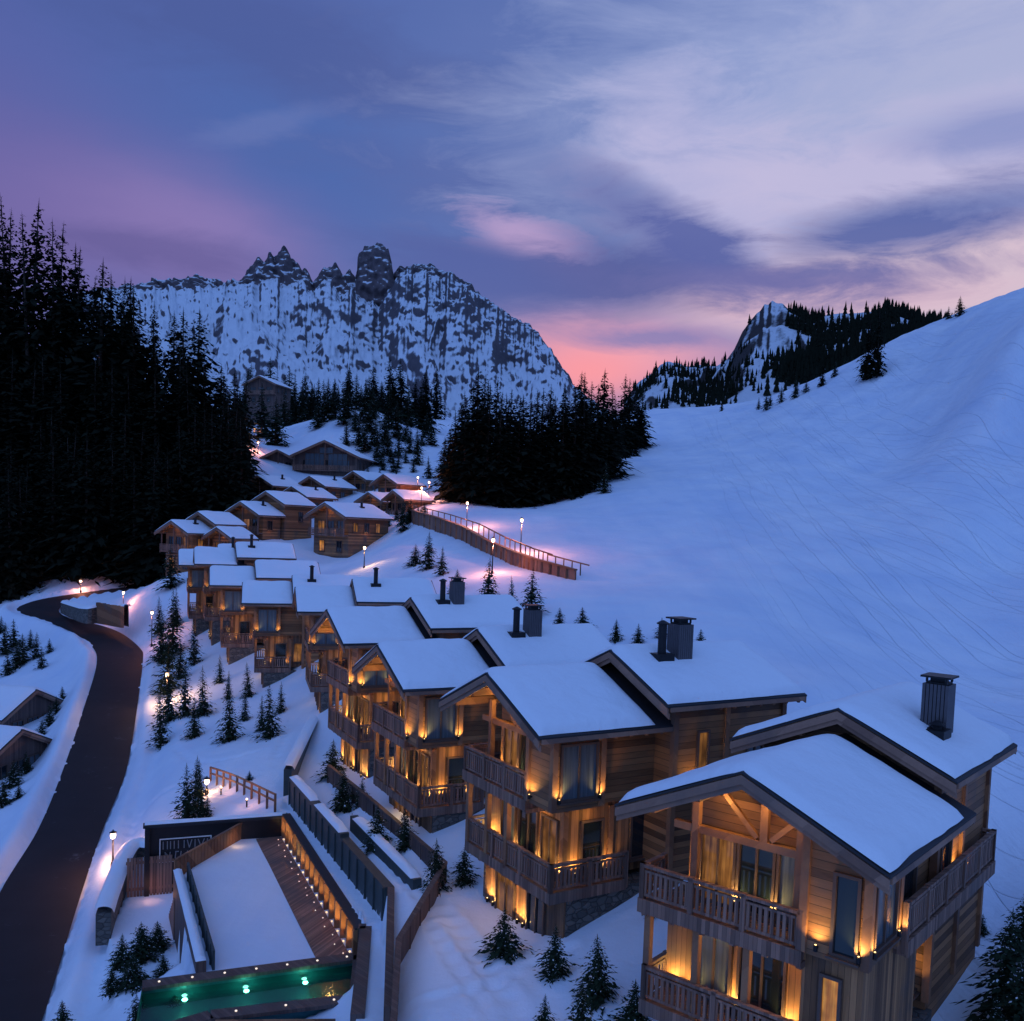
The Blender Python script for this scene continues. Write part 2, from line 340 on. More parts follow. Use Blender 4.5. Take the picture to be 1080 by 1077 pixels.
LIGHTS = {}
def plight(loc, power, colr=(1,.56,.18), r=.06, parent=None, name='lamp_light'):
    k = (round(power,2), colr, r)
    if k not in LIGHTS:
        l = bpy.data.lights.new(name, 'POINT'); l.energy = power; l.color = colr; l.shadow_soft_size = r; LIGHTS[k] = l
    o = bpy.data.objects.new(name, LIGHTS[k]); COL.objects.link(o); o.location = loc
    if parent: o.parent = parent
    return o

SPOTS = {}
def slight(loc, power, colr, parent, towards):
    k = (round(power,1), colr)
    if k not in SPOTS:
        l = bpy.data.lights.new('uplight', 'SPOT'); l.energy = power; l.color = colr; l.shadow_soft_size = .04; l.spot_size = math.radians(125); l.spot_blend = 1.0; SPOTS[k] = l
    o = bpy.data.objects.new('uplight', SPOTS[k]); COL.objects.link(o); o.location = loc; o.parent = parent
    o.rotation_euler = (Vector(towards)*.22+Vector((0,0,1))).to_track_quat('-Z','Y').to_euler()
    return o
# ------------------------------------------------------------------ terrain heights
CP = []
def cp(px, py, z=None, d=None):
    p = atz(px, py, z) if d is None else at(px, py, d); CP.append((p.x, p.y, p.z))
def cw(x, y, z): CP.append((x, y, z))
ROADPX = [  # left edge, right edge (photo), height
    ((-75,1150),(8,1150),-22.9), ((-35,1077),(44,1077),-22.5), ((-6,954),(82,954),-22.0), ((40,875),(108.5,875),-21.0), ((66,813),(133,813),-19.8), ((87,751),(144,751),-18.0),
    ((102,700),(150.6,697),-16.6), ((97,682),(148,684),-16.1), ((78,668),(128,668),-15.3), ((55,658),(104,659),-14.9), ((34,651),(76,653),-14.5), ((17,644),(63,646),-14.1),
    ((24,638),(66,639.5),-13.5), ((46,631.5),(90,633),-12.8), ((88,625),(122,628),-12.1), ((125,620),(150,623.5),-11.5), ((160,617),(180,620),-11)]
RL = [atz(*l, z) for l, r, z in ROADPX]; RR = [atz(*r, z) for l, r, z in ROADPX]
def catmull(P, n=8):
    out = []; Q = [P[0]+(P[0]-P[1])] + list(P) + [P[-1]+(P[-1]-P[-2])]
    for i in range(1, len(Q)-2):
        for k in range(n):
            t = k/n; a, b_, c, d = Q[i-1], Q[i], Q[i+1], Q[i+2]
            out.append(.5*((2*b_)+(c-a)*t+(2*a-5*b_+4*c-d)*t*t+(3*b_-a-3*c+d)*t**3))
    out.append(Q[-2]); return out
RL, RR = catmull(RL), catmull(RR)
for l, r, z in ROADPX:
    cp((l[0]+r[0])/2, (l[1]+r[1])/2, z)
for a in [(170,700,-16.2),(200,760,-17),(150,850,-19.6),(110,950,-21.4),(90,1060,-21.8),(250,800,-16.8),(280,765,-16.2),(180,650,-14.8),(190,690,-15.4),(232,708,-15),(272,745,-16),(230,850,-17.6),
          (430,962,-15.5),(450,1000,-15.5),(502,940,-15.4),(567,987,-15.3),(603,987,-14.6),(680,942,-13.6),(560,1077,-15.4),(640,1077,-15),(660,1000,-14.5),(440,885,-15),(490,880,-14.6),(400,850,-15.2),(350,790,-15.4),(320,758,-15.4),
          (690,1077,-14.9),(1018,1042,-14.2),(1050,968,-13.6),(990,1085,-14.4),(1079,1010,-13.2),(1079,915,-12.2),(760,1150,-15.6),(440,1077,-15.6),(300,1095,-18.6),(225,1095,-18.8),(350,1085,-18.4),(170,1090,-19.6),(90,1000,-21.6),
          (30,850,-20.4),(0,905,-21.6),(50,700,-18.0),(0,660,-15.6),(0,690,-18.5)]: cp(*a)
for px, py, d in [(855,730,47),(1075,790,46),(1079,700,70),(1079,580,108),(1079,450,140),(1079,309,206),(1079,345,160),(960,720,60),(960,600,100),(960,480,165),(960,400,215),(962,348,250),(1000,334,248),(1020,326,242),(1040,321,222),(1060,315,208),(1020,400,175),(1020,560,110),
                  (850,600,98),(850,500,165),(850,440,225),(850,404,275),(900,380,262),(760,640,74),(760,540,138),(760,460,250),(760,431,330),(690,650,69),(690,560,123),(690,480,230),(682,432,360),
                  (620,640,72),(606,612,88),(560,572,112),(500,545,138),(440,545,150),(640,510,172),(560,533,165),(480,528,165),(560,645,72),(520,625,80),(480,615,88),(430,610,98),(380,600,112),
                  (450,520,172),(430,490,215),(460,462,270),(420,442,330),(400,428,400),(330,450,300),(270,470,240),(520,470,260),(620,450,310),(342,592,145),(253,567,150),(342,506,198),(180,594,140),(215,600,135),(420,560,150),
                  (100,606,158),(30,613,160),(0,610,165),(170,600,150),(250,520,185)]: cp(px, py, d=d)
for p in [(-60,50,-23.5),(-47,93,-20.4),(-38,76,-21.2),(-52,92,-20.6),(-43,76,-21.4),(-45,75,-22.5),(-90,100,-22),(-52,85,-22),(-135,160,-8),(-110,190,14),(-95,210,26),(-70,225,24),(-180,220,32),(-130,260,34),(-250,300,45),(-45,260,34),(60,40,-8),(100,60,4),(150,100,32),(190,160,52),(200,250,70),(130,300,62),(160,420,70),
          (0,9,-16),(-15,9,-20),(20,10,-13),(14,16,-13.4),(0,500,46),(-120,420,52),(-150,600,70),(80,600,60),(0,1000,60),(-500,1000,90),(500,1000,100),(-900,2400,60),(900,2400,60),(0,2600,60),(15.5,23,-14)]: cw(*p)
CPa = np.array(CP)
def ab(x, y): return np.stack([np.asarray(x)/np.asarray(y), .55*np.log(np.asarray(y))], -1)
def RAD(r): return np.sqrt(r*r+1.2e-3)
Q = ab(CPa[:,0], CPa[:,1]); Zc = CPa[:,2]
D = RAD(np.linalg.norm(Q[:,None]-Q[None], axis=-1)); n = len(Q)
A_ = np.zeros((n+3, n+3)); A_[:n,:n] = D + np.eye(n)*-.004; A_[:n,n] = 1; A_[:n,n+1:] = Q; A_[n,:n] = 1; A_[n+1:,:n] = Q.T
Wc = np.linalg.solve(A_, np.concatenate([Zc, np.zeros(3)]))
def hgt0(x, y, Q=Q, Wc=Wc, n=n):
    q = ab(x, y); sh = q.shape[:-1]; q = q.reshape(-1,2); out = np.empty(len(q))
    for i in range(0, len(q), 20000):
        k = q[i:i+20000]; out[i:i+20000] = RAD(np.linalg.norm(k[:,None]-Q[None], axis=-1))@Wc[:n] + Wc[n] + k@Wc[n+1:]
    return out.reshape(sh)
def inpoly(x, y, P):
    r = np.zeros(np.shape(x), bool); n = len(P)
    for i in range(n):
        x0, y0 = P[i][:2]; x1, y1 = P[(i+1)%n][:2]
        c = ((y0 > y) != (y1 > y)); xi = (x1-x0)*(y-y0)/((y1-y0) if y1 != y0 else 1e-9)+x0
        r ^= c & (x < xi)
    return r
# courtyard, poolside levels
ZC, ZS, ZL, ZT = -18.2, -17.0, -20.9, -15.5
court = [atz(188,925,ZC), atz(254,879,ZC), atz(302,877,ZC), atz(386,1014,ZC), atz(384,1024,ZC), atz(200,1040,ZC)]
sunk = [atz(158,932,ZL), atz(190,928,ZL), atz(214,1034,ZL), atz(120,1060,ZL), atz(112,985,ZL), atz(140,930,ZL)]
strip = [atz(300,848,ZS), atz(306,846,ZS), atz(405,968,ZS), atz(412,1100,ZS), atz(372,1100,ZS), atz(384,976,ZS), atz(293,864,ZS)]
pool = [atz(150,1044,ZC), atz(381,1011,ZC), atz(377,1056,ZC), atz(225,1074,ZC), atz(140,1120,ZC)]
RC = np.array([[(a.x+b_.x)/2, (a.y+b_.y)/2, (a.z+b_.z)/2, (a-b_).length/2] for a, b_ in zip(RL, RR)])
ROADPOLY = [(p.x,p.y) for p in RL]+[(p.x,p.y) for p in reversed(RR)]
def grow_(P, g_):
    c = Vector((sum(p[0] for p in P)/len(P), sum(p[1] for p in P)/len(P)))
    return [Vector(p[:2])+(Vector(p[:2])-c).normalized()*g_ for p in P]
def hgt(x, y):
    x = np.asarray(x, float); y = np.asarray(y, float); z = hgt0(x, y)
    sh = z.shape; xf, yf, zf = x.ravel(), y.ravel(), z.ravel().copy()
    near = (yf < 190) & (xf < -8) & (yf > 25)
    idx = np.where(near)[0]
    if len(idx):
        S0, S1 = RC[:-1], RC[1:]
        best = np.full(len(idx), 1e9); bz = np.zeros(len(idx))
        for a, b_ in zip(S0, S1):
            d = b_[:2]-a[:2]; L2 = d@d+1e-9
            t = np.clip(((xf[idx]-a[0])*d[0]+(yf[idx]-a[1])*d[1])/L2, 0, 1)
            hw = a[3]+(b_[3]-a[3])*t
            e = np.hypot(xf[idx]-a[0]-d[0]*t, yf[idx]-a[1]-d[1]*t)-hw
            zz = a[2]+(b_[2]-a[2])*t; m_ = e < best; best = np.where(m_, e, best); bz = np.where(m_, zz, bz)
        k = np.clip((best-.25)/3.4, 0, 1); k = k*k*(3-2*k)
        bank = .75*np.exp(-((best-1.0)/.75)**2)
        rag = np.array([mnoise.noise((a*.55, b_*.55, 3.3))+.6*mnoise.noise((a*1.7, b_*1.7, 8.8)) for a, b_ in zip(xf[idx], yf[idx])]) if len(idx) > 50 else np.zeros(len(idx))
        edge = .08-.30*np.clip(rag, 0, 1)
        zf[idx] = np.where(best < edge, bz-.15, np.where(best < .3, bz+.03+.16*np.clip((best-edge)/.4, 0, 1), bz*(1-k)+zf[idx]*k + bank))
    def grow(P, g_):
        c = Vector((sum(p[0] for p in P)/len(P), sum(p[1] for p in P)/len(P)))
        return [Vector(p[:2])+(Vector(p[:2])-c).normalized()*g_ for p in P]
    def lay(P, zv):
        m_ = inpoly(xf, yf, P); zf[m_] = zv
    lay(sunk, ZL); lay(strip, ZS); lay(court, ZC); lay(grow(pool, .3), ZC-1.75)
    return zf.reshape(sh)
def H1(x, y): return float(hgt(np.array([x]), np.array([y]))[0])
def ground(px, py, dmin=14, dmax=600):
    v = ray(px, py); ds = np.exp(np.linspace(math.log(dmin), math.log(dmax), 700))
    g = v[2]*ds - hgt(v[0]*ds, ds); i = np.where(g < 0)[0]
    if not len(i): d = 300.
    else:
        i = i[0]; d = ds[i] if i == 0 else ds[i-1]+(ds[i]-ds[i-1])*g[i-1]/(g[i-1]-g[i]+1e-9)
    return Vector((v[0]*d, d, H1(v[0]*d, d)))
# terrain mesh
aa = np.concatenate([np.linspace(-1.4,-.62,30)[:-1], np.linspace(-.62,.62,330), np.linspace(.62,1.4,30)[1:]])
bb = np.concatenate([np.linspace(math.log(8.5), math.log(30), 110)[:-1], np.linspace(math.log(30), math.log(80), 250)[:-1], np.linspace(math.log(80), math.log(430), 190)[:-1], np.linspace(math.log(430), math.log(2600), 40)])
Yg = np.exp(bb)[:,None]*np.ones(len(aa))[None]; Xg = Yg*aa[None]
Zg = hgt(Xg, Yg)
nzv = np.array([mnoise.noise((x*.13, y*.13, 1.7)) + .5*mnoise.noise((x*.4, y*.4, 9.1)) for x, y in zip(Xg.ravel(), Yg.ravel())]).reshape(Xg.shape)
inside = np.zeros(Xg.shape, bool)
for P in (strip, court, sunk, ROADPOLY, pool): inside |= inpoly(Xg, Yg, P)
Zg = Zg + np.where(inside, 0, nzv*.13*np.clip(Yg/60, .6, 4))
soft = inpoly(Xg, Yg, court) & ~inpoly(Xg, Yg, grow_(pool, .4)); Zg = Zg + np.where(soft, nzv*.05, 0)
def trail(pts, wd, dep, seed):
    P = catmull([ground(*p) for p in pts], 10)
    m_ = (Yg < 130); xx, yy = Xg[m_], Yg[m_]; best = np.full(xx.shape, 1e9); along = np.zeros(xx.shape); L = 0
    for a, b_ in zip(P[:-1], P[1:]):
        dx, dy = b_.x-a.x, b_.y-a.y; L2 = dx*dx+dy*dy+1e-9; t = np.clip(((xx-a.x)*dx+(yy-a.y)*dy)/L2, 0, 1)
        e = np.hypot(xx-a.x-dx*t, yy-a.y-dy*t); k = e < best; along = np.where(k, L+t*L2**.5, along); best = np.where(k, e, best); L += L2**.5
    steps = .6+.4*np.sin(along*6.0+seed)
    Zg[m_] -= dep*np.exp(-(best/wd)**4)*steps - .35*dep*np.exp(-((best-wd*1.5)/(wd*.5))**2)
trail([(545,1075),(500,1005),(470,965),(435,930),(415,900),(385,870),(345,815)], .45, .16, 0)
trail([(520,1075),(475,1010),(455,975),(440,940)], .3, .12, 2)
trail([(600,1000),(560,1020),(520,1040),(480,1050),(440,1060)], .3, .12, 1)
trail([(130,900),(150,860),(185,830),(216,826)], .35, .14, 3)
trail([(222,826),(250,842),(288,862)], .4, .14, 4)
trail([(290,800),(300,780),(310,755)], .35, .12, 5)
trail([(160,760),(200,800),(240,800),(280,790)], .3, .12, 6)
V = np.stack([Xg, Yg, Zg], -1).reshape(-1,3)
terr = npmesh('snow_ground', V, gridfaces(*Xg.shape), M['terrain']); tag(terr, 'snow covered ground of the valley and ski slope', 'snow', kind='structure')

# ------------------------------------------------------------------ road
nst = len(RL); nc = 7; V = []
for a, b_ in zip(RL, RR):
    for k in range(nc):
        p = a.lerp(b_, k/(nc-1)); V.append((p.x, p.y, p.z + .06*(1-(2*k/(nc-1)-1)**2)))
road = npmesh('road', np.array(V), gridfaces(nst, nc), M['asphalt']); tag(road, 'dark cleared asphalt road curving between snow banks', 'road', kind='structure')

# ------------------------------------------------------------------ chalets
S_ = .445
def snow_sheet(name, u0, u1, w, T, parent, z0, vc=0.0, slope=S_, nu=26, nv=36, seed=0, inset=.03, flare=0.0, mat=None):
    # thick soft snow lying on both slopes of a roof
    us = np.linspace(0, 1, nu); us = .5-.5*np.cos(np.pi*us); us = us*.5+np.linspace(0,1,nu)*.5
    vs = np.linspace(-1, 1, nv)
    Ug = u0+inset+(u1-u0-2*inset)*us[:,None]*np.ones(nv)[None]; Vg = (w-inset)*vs[None]*np.ones(nu)[:,None]
    de = np.minimum(np.minimum(Ug-u0-inset, u1-inset-Ug), (w-inset)-np.abs(Vg))
    nz = np.array([mnoise.noise((a*.55+seed*7.3, b_*.55, seed*3.1)) for a, b_ in zip(Ug.ravel(), Vg.ravel())]).reshape(Ug.shape)
    nz2 = np.array([mnoise.noise((a*1.9+seed*3.3, b_*1.9, seed)) for a, b_ in zip(Ug.ravel(), Vg.ravel())]).reshape(Ug.shape)
    th = T*(1-np.exp(-np.maximum(de,0)/.13))*(1+.34*nz+.12*nz2) + .012
    zz = -slope*np.sqrt(Vg**2+.05) + th + .03
    wob = min(.09, .03*w)*np.array([mnoise.noise((a*.9+seed, b_*.9, 5.5)) for a, b_ in zip(Ug.ravel(), Vg.ravel())]).reshape(Ug.shape)
    P = np.stack([Ug, -(Vg+vc)+wob*(np.abs(vs)[None] > .97), z0+zz], -1).reshape(-1,3)
    o = npmesh(name, P, gridfaces(nu, nv)[:, ::-1] if False else gridfaces(nu, nv), mat or M['snow'], True, parent)
    return o
def chevron(mb, u0, u1, w, th, z0, vc=0.0, slope=S_, mi=0, side=0):
    for s in (-1, 1):
        if side and s != side: continue
        pts = [(0,-vc,z0),(0,-(vc+s*w),z0-slope*w),(0,-(vc+s*w),z0-slope*w-th),(0,-vc,z0-th)]
        if s > 0: pts = pts[::-1]
        mb.prism(pts, (u0,0,0), (u1,0,0), mi)
def roof(root, Z, u0, u1, w, vc, seed, T=.24, snow_to=None, rafters=True, th=.22, lowpoly=False):
    # Z: height of the ridge of the snow-free roof
    mb = MB(); chevron(mb, u0+.06, u1-.06, w-.06, th-.07, Z-.07, vc)
    ro = mb.build('roof', M['deck'], root)
    e = MB(); chevron(e, u0-.02, u1+.02, w+.03, .065, Z, vc); e.build('roof_edge', M['membrane'], ro)
    fb = MB()                                    # paired verge boards, front and back, and eave boards
    for s in (-1, 1):
        for uu, dz, hh, tt in ((u0+.0, .10, .24, .06), (u0+.08, .30, .20, .05), (u1-.0, .10, .24, .06)):
            a = Vector((uu, -vc, Z-dz)); b_ = Vector((uu, -(vc+s*w), Z-S_*w-dz))
            n_ = Vector((0,0,-hh))
            pts = [a, b_, b_+n_, a+n_]
            if s < 0: pts = pts[::-1]
            fb.prism(pts, (-tt/2,0,0), (tt/2,0,0))
        fb.box(u0+.1, u1-.1, -(vc+s*(w-.02)), -(vc+s*(w+.045)), Z-S_*w-.24, Z-S_*w-.072)
    fb.build('fascia_board', M['trim'], ro)
    if rafters:
        rb = MB()
        for v in (0, -w*.36, w*.36, -w*.72, w*.72):
            z = Z-S_*abs(v)-th
            rb.box(u0+.18, u0+2.6, -(vc+v-.11), -(vc+v+.11), z-.30, z-.005)
        rb.build('purlins', M['beam'], ro)
        tb = MB()
        k = int((u1-u0-.5)/.7)
        for i in range(k):
            uu = u0+2.7+i*.7
            if uu > u1-.3: break
            for s in (-1,1):
                a = Vector((uu, -(vc+s*(w-1.5)), Z-S_*(w-1.5)-th-.07)); b_ = Vector((uu, -(vc+s*(w-.06)), Z-S_*(w-.06)-th-.07))
                tb.bar(a, b_, .12, .15)
        tb.build('rafters', M['beam'], ro)
    snow_sheet('snow_cover', u0, snow_to or u1, w, T, ro, Z, vc, seed=seed, nu=16 if lowpoly else 30, nv=20 if lowpoly else 44)
    return ro
def railing(mb, p, q, z0, h=1.0, gap=.17, wide=.105):
    # p, q are (u, v) ends; local y = -v
    p = Vector((p[0], -p[1], 0)); q = Vector((q[0], -q[1], 0)); L = (q-p).length; d = (q-p)/L
    Zt = Vector((0,0,z0))
    mb.bar(p+Zt+Vector((0,0,h)), q+Zt+Vector((0,0,h)), .15, .09)
    mb.bar(p+Zt+Vector((0,0,h-.16)), q+Zt+Vector((0,0,h-.16)), .06, .07)
    mb.bar(p+Zt+Vector((0,0,.14)), q+Zt+Vector((0,0,.14)), .07, .09)
    k = max(2, int(L/gap))
    for i in range(k):
        c = p+d*(L*(i+.5)/k)
        n_ = Vector((-d.y, d.x, 0))
        ww = wide*(.92+.16*random.random())
        mb.add([c-d*ww/2-n_*.02+Zt+Vector((0,0,.17)), c+d*ww/2-n_*.02+Zt+Vector((0,0,.17)), c+d*ww/2+n_*.02+Zt+Vector((0,0,.17)), c-d*ww/2+n_*.02+Zt+Vector((0,0,.17)),
                c-d*ww/2-n_*.02+Zt+Vector((0,0,h-.18)), c+d*ww/2-n_*.02+Zt+Vector((0,0,h-.18)), c+d*ww/2+n_*.02+Zt+Vector((0,0,h-.18)), c-d*ww/2+n_*.02+Zt+Vector((0,0,h-.18))],
               [(3,2,1,0),(4,5,6,7),(0,1,5,4),(1,2,6,5),(2,3,7,6),(3,0,4,7)])
    np_ = max(1, round(L/1.9))
    for i in range(np_+1):
        c = p+d*(L*i/np_)
        mb.box(c.x-.075, c.x+.075, c.y-.075, c.y+.075, z0-.34, z0+h+.07)
def window(root, side, u, v, z, wd, ht, glass='glass', mull=1, depth=.11, name='window', trans=False):
    # side W: wall u = const facing -u ; side S: wall v = const facing +v ; (u, v, z) = middle of the sill
    fr = MB(); f = .085
    def bx(mb, a0, a1, z0, z1, d0, d1):
        if side == 'W': mb.box(u-d1, u-d0, -(v+a0), -(v+a1), z0, z1)
        else: mb.box(u+a0, u+a1, -(v+d0), -(v+d1), z0, z1)
    bx(fr, -wd/2-f, -wd/2, z-f, z+ht+f, -.02, depth); bx(fr, wd/2, wd/2+f, z-f, z+ht+f, -.02, depth)
    bx(fr, -wd/2, wd/2, z+ht, z+ht+f, -.02, depth); bx(fr, -wd/2, wd/2, z-f, z, -.02, depth)
    bx(fr, -wd/2-f-.06, wd/2+f+.06, z-f-.06, z-f-.003, -.02, depth+.09)
    for i in range(1, mull+1):
        a = -wd/2+wd*i/(mull+1); bx(fr, a-.03, a+.03, z, z+ht, .01, depth-.03)
    if trans: bx(fr, -wd/2, wd/2, z+ht*.72, z+ht*.72+.06, .012, depth-.032)
    w_ = fr.build(name, M['frame'], root)
    pn = MB(); bx(pn, -wd/2, wd/2, z, z+ht, .004, .022); pn.build('pane', M[glass], w_)
    return w_
def wlamp(root, side, u, v, z, power=6, up=True, lit=True, colr=(1,.60,.17)):
    # wall light: small dark bracket with a glowing cap; (u,v) on the wall
    o = .13
    c = Vector((u-o, -v, z)) if side == 'W' else Vector((u, -(v+o), z))
    mb = MB(); mb.lathe(c, [(.05,0),(.06,.02),(.06,.16),(.045,.17)], 8)
    if side == 'W': mb.box(u-o+.04, u, -v-.025, -v+.025, z+.05, z+.10)
    else: mb.box(u-.025, u+.025, -(v+o-.04), -v, z+.05, z+.10)
    l = mb.build('wall_lamp', M['metal'], root)
    bm = MB(); bm.lathe(c+Vector((0,0,.172)), [(.025,0),(.028,.008),(.015,.018)], 8); bm.build('bulb', M['bulb'], l, True)
    slight((u-.26, -v, z+.16) if side == 'W' else (u, -(v+.26), z+.16), power*15, colr, root, (1,0,0) if side == 'W' else (0,1,0))
def chimney(root, u, v, z, sz=.95, h=1.9):
    b_ = MB(); hs = sz/2
    b_.box(u-hs+.08, u+hs-.08, -v-hs+.08, -v+hs-.08, z-1.2, z+h)
    c = b_.build('chimney', M['metal'], root)
    s = MB()
    for i in range(7):
        t = -hs+.05+i*(sz-.1)/6
        for (a0,a1,b0,b1) in ((t-.045,t+.045,-hs,-hs+.06),(t-.045,t+.045,hs-.06,hs),(-hs,-hs+.06,t-.045,t+.045),(hs-.06,hs,t-.045,t+.045)):
            s.box(u+a0, u+a1, -v+b0, -v+b1, z-.5, z+h-.06)
    s.build('cladding_slats', M['zinc'], c)
    k = MB(); k.box(u-hs-.06, u+hs+.06, -v-hs-.06, -v+hs+.06, z+h+.14, z+h+.20)
    for sx in (-1,1):
        for sy in (-1,1): k.box(u+sx*(hs-.1)-.03, u+sx*(hs-.1)+.03, -v+sy*(hs-.1)-.03, -v+sy*(hs-.1)+.03, z+h, z+h+.15)
    k.box(u-hs*.55, u+hs*.55, -v-hs*.55, -v+hs*.55, z+h, z+h+.12)
    k.build('chimney_cap', M['metal'], c)
    return c
def pipe(root, u, v, z, r=.17, h=1.5):
    b_ = MB(); b_.tube((u,-v,z-1), (u,-v,z+h), r, r, 12); b_.box(u-.40, u+.40, -v-.32, -v+.32, z-.25, z+.40)
    p = b_.build('flue_pipe', M['metal'], root)
    c = MB(); c.lathe((u,-v,z+h), [(r+.07,0),(r+.09,.05),(.05,.16)], 12); c.build('flue_cap', M['metal'], p)

def big_chalet(A, th, rear, label, seed, H=10.6, first=False, lamps=1.0, chim=True, far=False, Lr=7.2, Lf=6.3, flue=True, RW=3.63):
    x, y, z = A; a, bv, c = rear
    root = empty('chalet', (x, y, z-H), th, label, 'chalet', 'timber chalets of the front row')
    U1, M1 = H-4.7, H-7.7                       # floor levels
    re = a+Lr
    # walls
    def gable(mb, u0, u1, hw, zb, zt, vc=0.0, off=.27):
        pts = [(0,-(vc-hw),zb),(0,-(vc+hw),zb),(0,-(vc+hw),zt-S_*hw-off),(0,-vc,zt-off),(0,-(vc-hw),zt-S_*hw-off)]
        mb.prism([p for p in pts], (u0,0,0), (u1,0,0))
    mb = MB(); gable(mb, 2.35, a+1.3, 2.7, U1-.02, H); mb.build('wall', M['log'], root)                       # upper floor, logs
    mb = MB(); mb.box(1.22, 3.35, -1.35, -3.0, U1-.04, H-S_*3.0-.29); mb.box(1.22, 3.35, -1.35, -1.8, H-S_*3.0-.29, H-S_*1.8-.29)
    mb.build('corner_bay', M['log'], root)
    mb = MB(); mb.box(2.3, a+1.25, 3.3, -2.25, M1-.02, U1-.03); mb.build('wall', M['board'], root)
    mb = MB(); mb.box(2.05, a+1.2, 3.25, -2.98, -3.0, M1-.25); mb.build('stone_plinth', M['stone'], root)
    mb = MB(); mb.box(1.96, 2.04, 2.95, -2.9, -.5, M1-.26); mb.build('wall', M['board'], root)                   # boarded ground-floor front
    mb = MB(); gable(mb, a+1.0, re-.5, RW-.72, -4.0 if first else -2.5, H+c, bv); mb.build('wall', M['log'], root)
    # corner posts standing proud of the logs
    mb = MB()
    for (uu, vv, z0, z1) in ((1.22,1.35,U1,H-.9),(1.22,3.0,U1,H-1.75),(3.35,3.0,U1,H-1.75),(a+1.0,bv+RW-.72,M1,H+c-1.7),(a+3.6,bv+RW-.72,M1,H+c-1.7),(re-.5,bv+RW-.72,M1,H+c-1.7),(2.3,2.25,M1,U1-.3),(4.4,2.25,M1,U1-.3)):
        mb.box(uu-.11, uu+.11, -vv-.11, -vv+.11, z0+.02, z1)
    mb.build('corner_posts', M['beam'], root)
    # front posts that carry balcony and roof
    mb = MB()
    for v in (-3.35, -1.75, -.2):
        mb.box(1.2, 1.4, -v-.1, -v+.1, M1-.1, U1-.32)
    for v in (-2.05, 1.05): mb.box(1.42, 1.62, -v-.1, -v+.1, U1+.02, H-S_*abs(v)-.56)
    mb.build('front_posts', M['beam'], root)
    # a tie beam and hanging post in the gable
    mb = MB(); mb.box(1.45, 1.63, 2.75, -2.75, U1+2.28, U1+2.5); mb.box(1.46, 1.62, -.11, .11, U1+2.5, H-.55)
    for s in (-1,1): mb.bar((1.54, s*.2, U1+2.55), (1.54, s*1.35, H-1.0), .12, .14)
    mb.build('gable_truss', M['beam'], root)
    # balconies
    def balcony(z0, v0, v1, u0, ub, southto=None, vs=None):
        fl = MB(); fl.box(u0-.05, ub, -v0+.05, -v1-.05, z0-.30, z0-.02)
        fl.box(u0-.10, u0-.04, -v0+.10, -v1-.10, z0-.40, z0+.02)
        for k in range(int((v1-v0)/.95)+1): fl.box(u0-.04, ub, -(v0+.1+k*.95)-.08, -(v0+.1+k*.95)+.08, z0-.48, z0-.31)
        if southto:
            fl.box(ub+.0, southto, -2.2, -vs-.05, z0-.30, z0-.022); fl.box(u0-.04, southto, -vs-.04, -vs-.10, z0-.40, z0+.018)
        b_ = fl.build('balcony', M['rail'], root)
        rl = MB(); railing(rl, (u0, v0), (u0, v1), z0); railing(rl, (u0, v0), (ub-.05, v0), z0)
        if southto: railing(rl, (u0, vs), (southto, vs), z0)
        elif v1 < 2: pass
        rl.build('railing', M['rail'], b_)
        return b_
    balcony(U1, -3.55, 1.28, 1.18, 2.4)
    if first:
        balcony(M1, -3.35, 1.2, 1.18, 2.4)
        mb = MB(); mb.box(1.4, 5.6, -1.3, -2.9, -2.5, U1-.05); mb.build('corner_bay', M['board'], root)
        # long side balcony of the upper floor
        z0 = H-4.55
        fl = MB(); fl.box(3.42, 12.2, -2.5, -3.25, z0-.28, z0-.02); fl.box(3.4, 12.25, -3.26, -3.33, z0-.42, z0+.02)
        for k in range(9): fl.box(3.6+k*1.05-.08, 3.6+k*1.05+.08, -2.5, -3.24, z0-.45, z0-.285)
        b_ = fl.build('balcony', M['rail'], root)
        rl = MB(); railing(rl, (3.45, 3.22), (12.2, 3.22), z0); railing(rl, (12.2, 2.6), (12.2, 3.22), z0); rl.build('railing', M['rail'], b_)
        mb = MB(); mb.box(a-1.8, a+1.3, -2.0, -2.48, -3, z0-.3); mb.box(5.65, re-.6, -1.9, -2.46, -3, z0-.31); mb.build('wall', M['board'], root)
    else:
        balcony(M1, -3.35, 2.95, 1.3, 2.35, 4.7 if not far else 4.4, 2.95)
    if far:
        # lower far chalets show boxed side balconies
        for z0 in (U1,):
            pass
    # windows: west
    for v, wd, gl in ((-1.75, 1.0, 'dimglass'), (-.55, 1.0, 'glass'), (.6, .9, 'curtain')):
        window(root, 'W', 2.35, v, U1+.12, wd, 2.05, gl, 1, name='glazed_door')
    for v, wd, gl in ((-1.7, 1.0, 'curtain'), (-.2, 1.3, 'glass'), (1.35, 1.0, 'dimglass')):
        if first and v > 1: continue
        window(root, 'W', 2.3, v, M1+.12, wd, 2.05, gl, 1, name='glazed_door')
    window(root, 'W', 1.96, -1.2, .35, 1.3, 1.9, 'dimglass', 1, name='glazed_door'); window(root, 'W', 1.96, 1.1, .35, 1.1, 1.9, 'glass', 1, name='glazed_door')
    # windows: south
    window(root, 'S', 2.3, 3.0, U1+.42, 1.5, 1.95, 'curtain', 1)
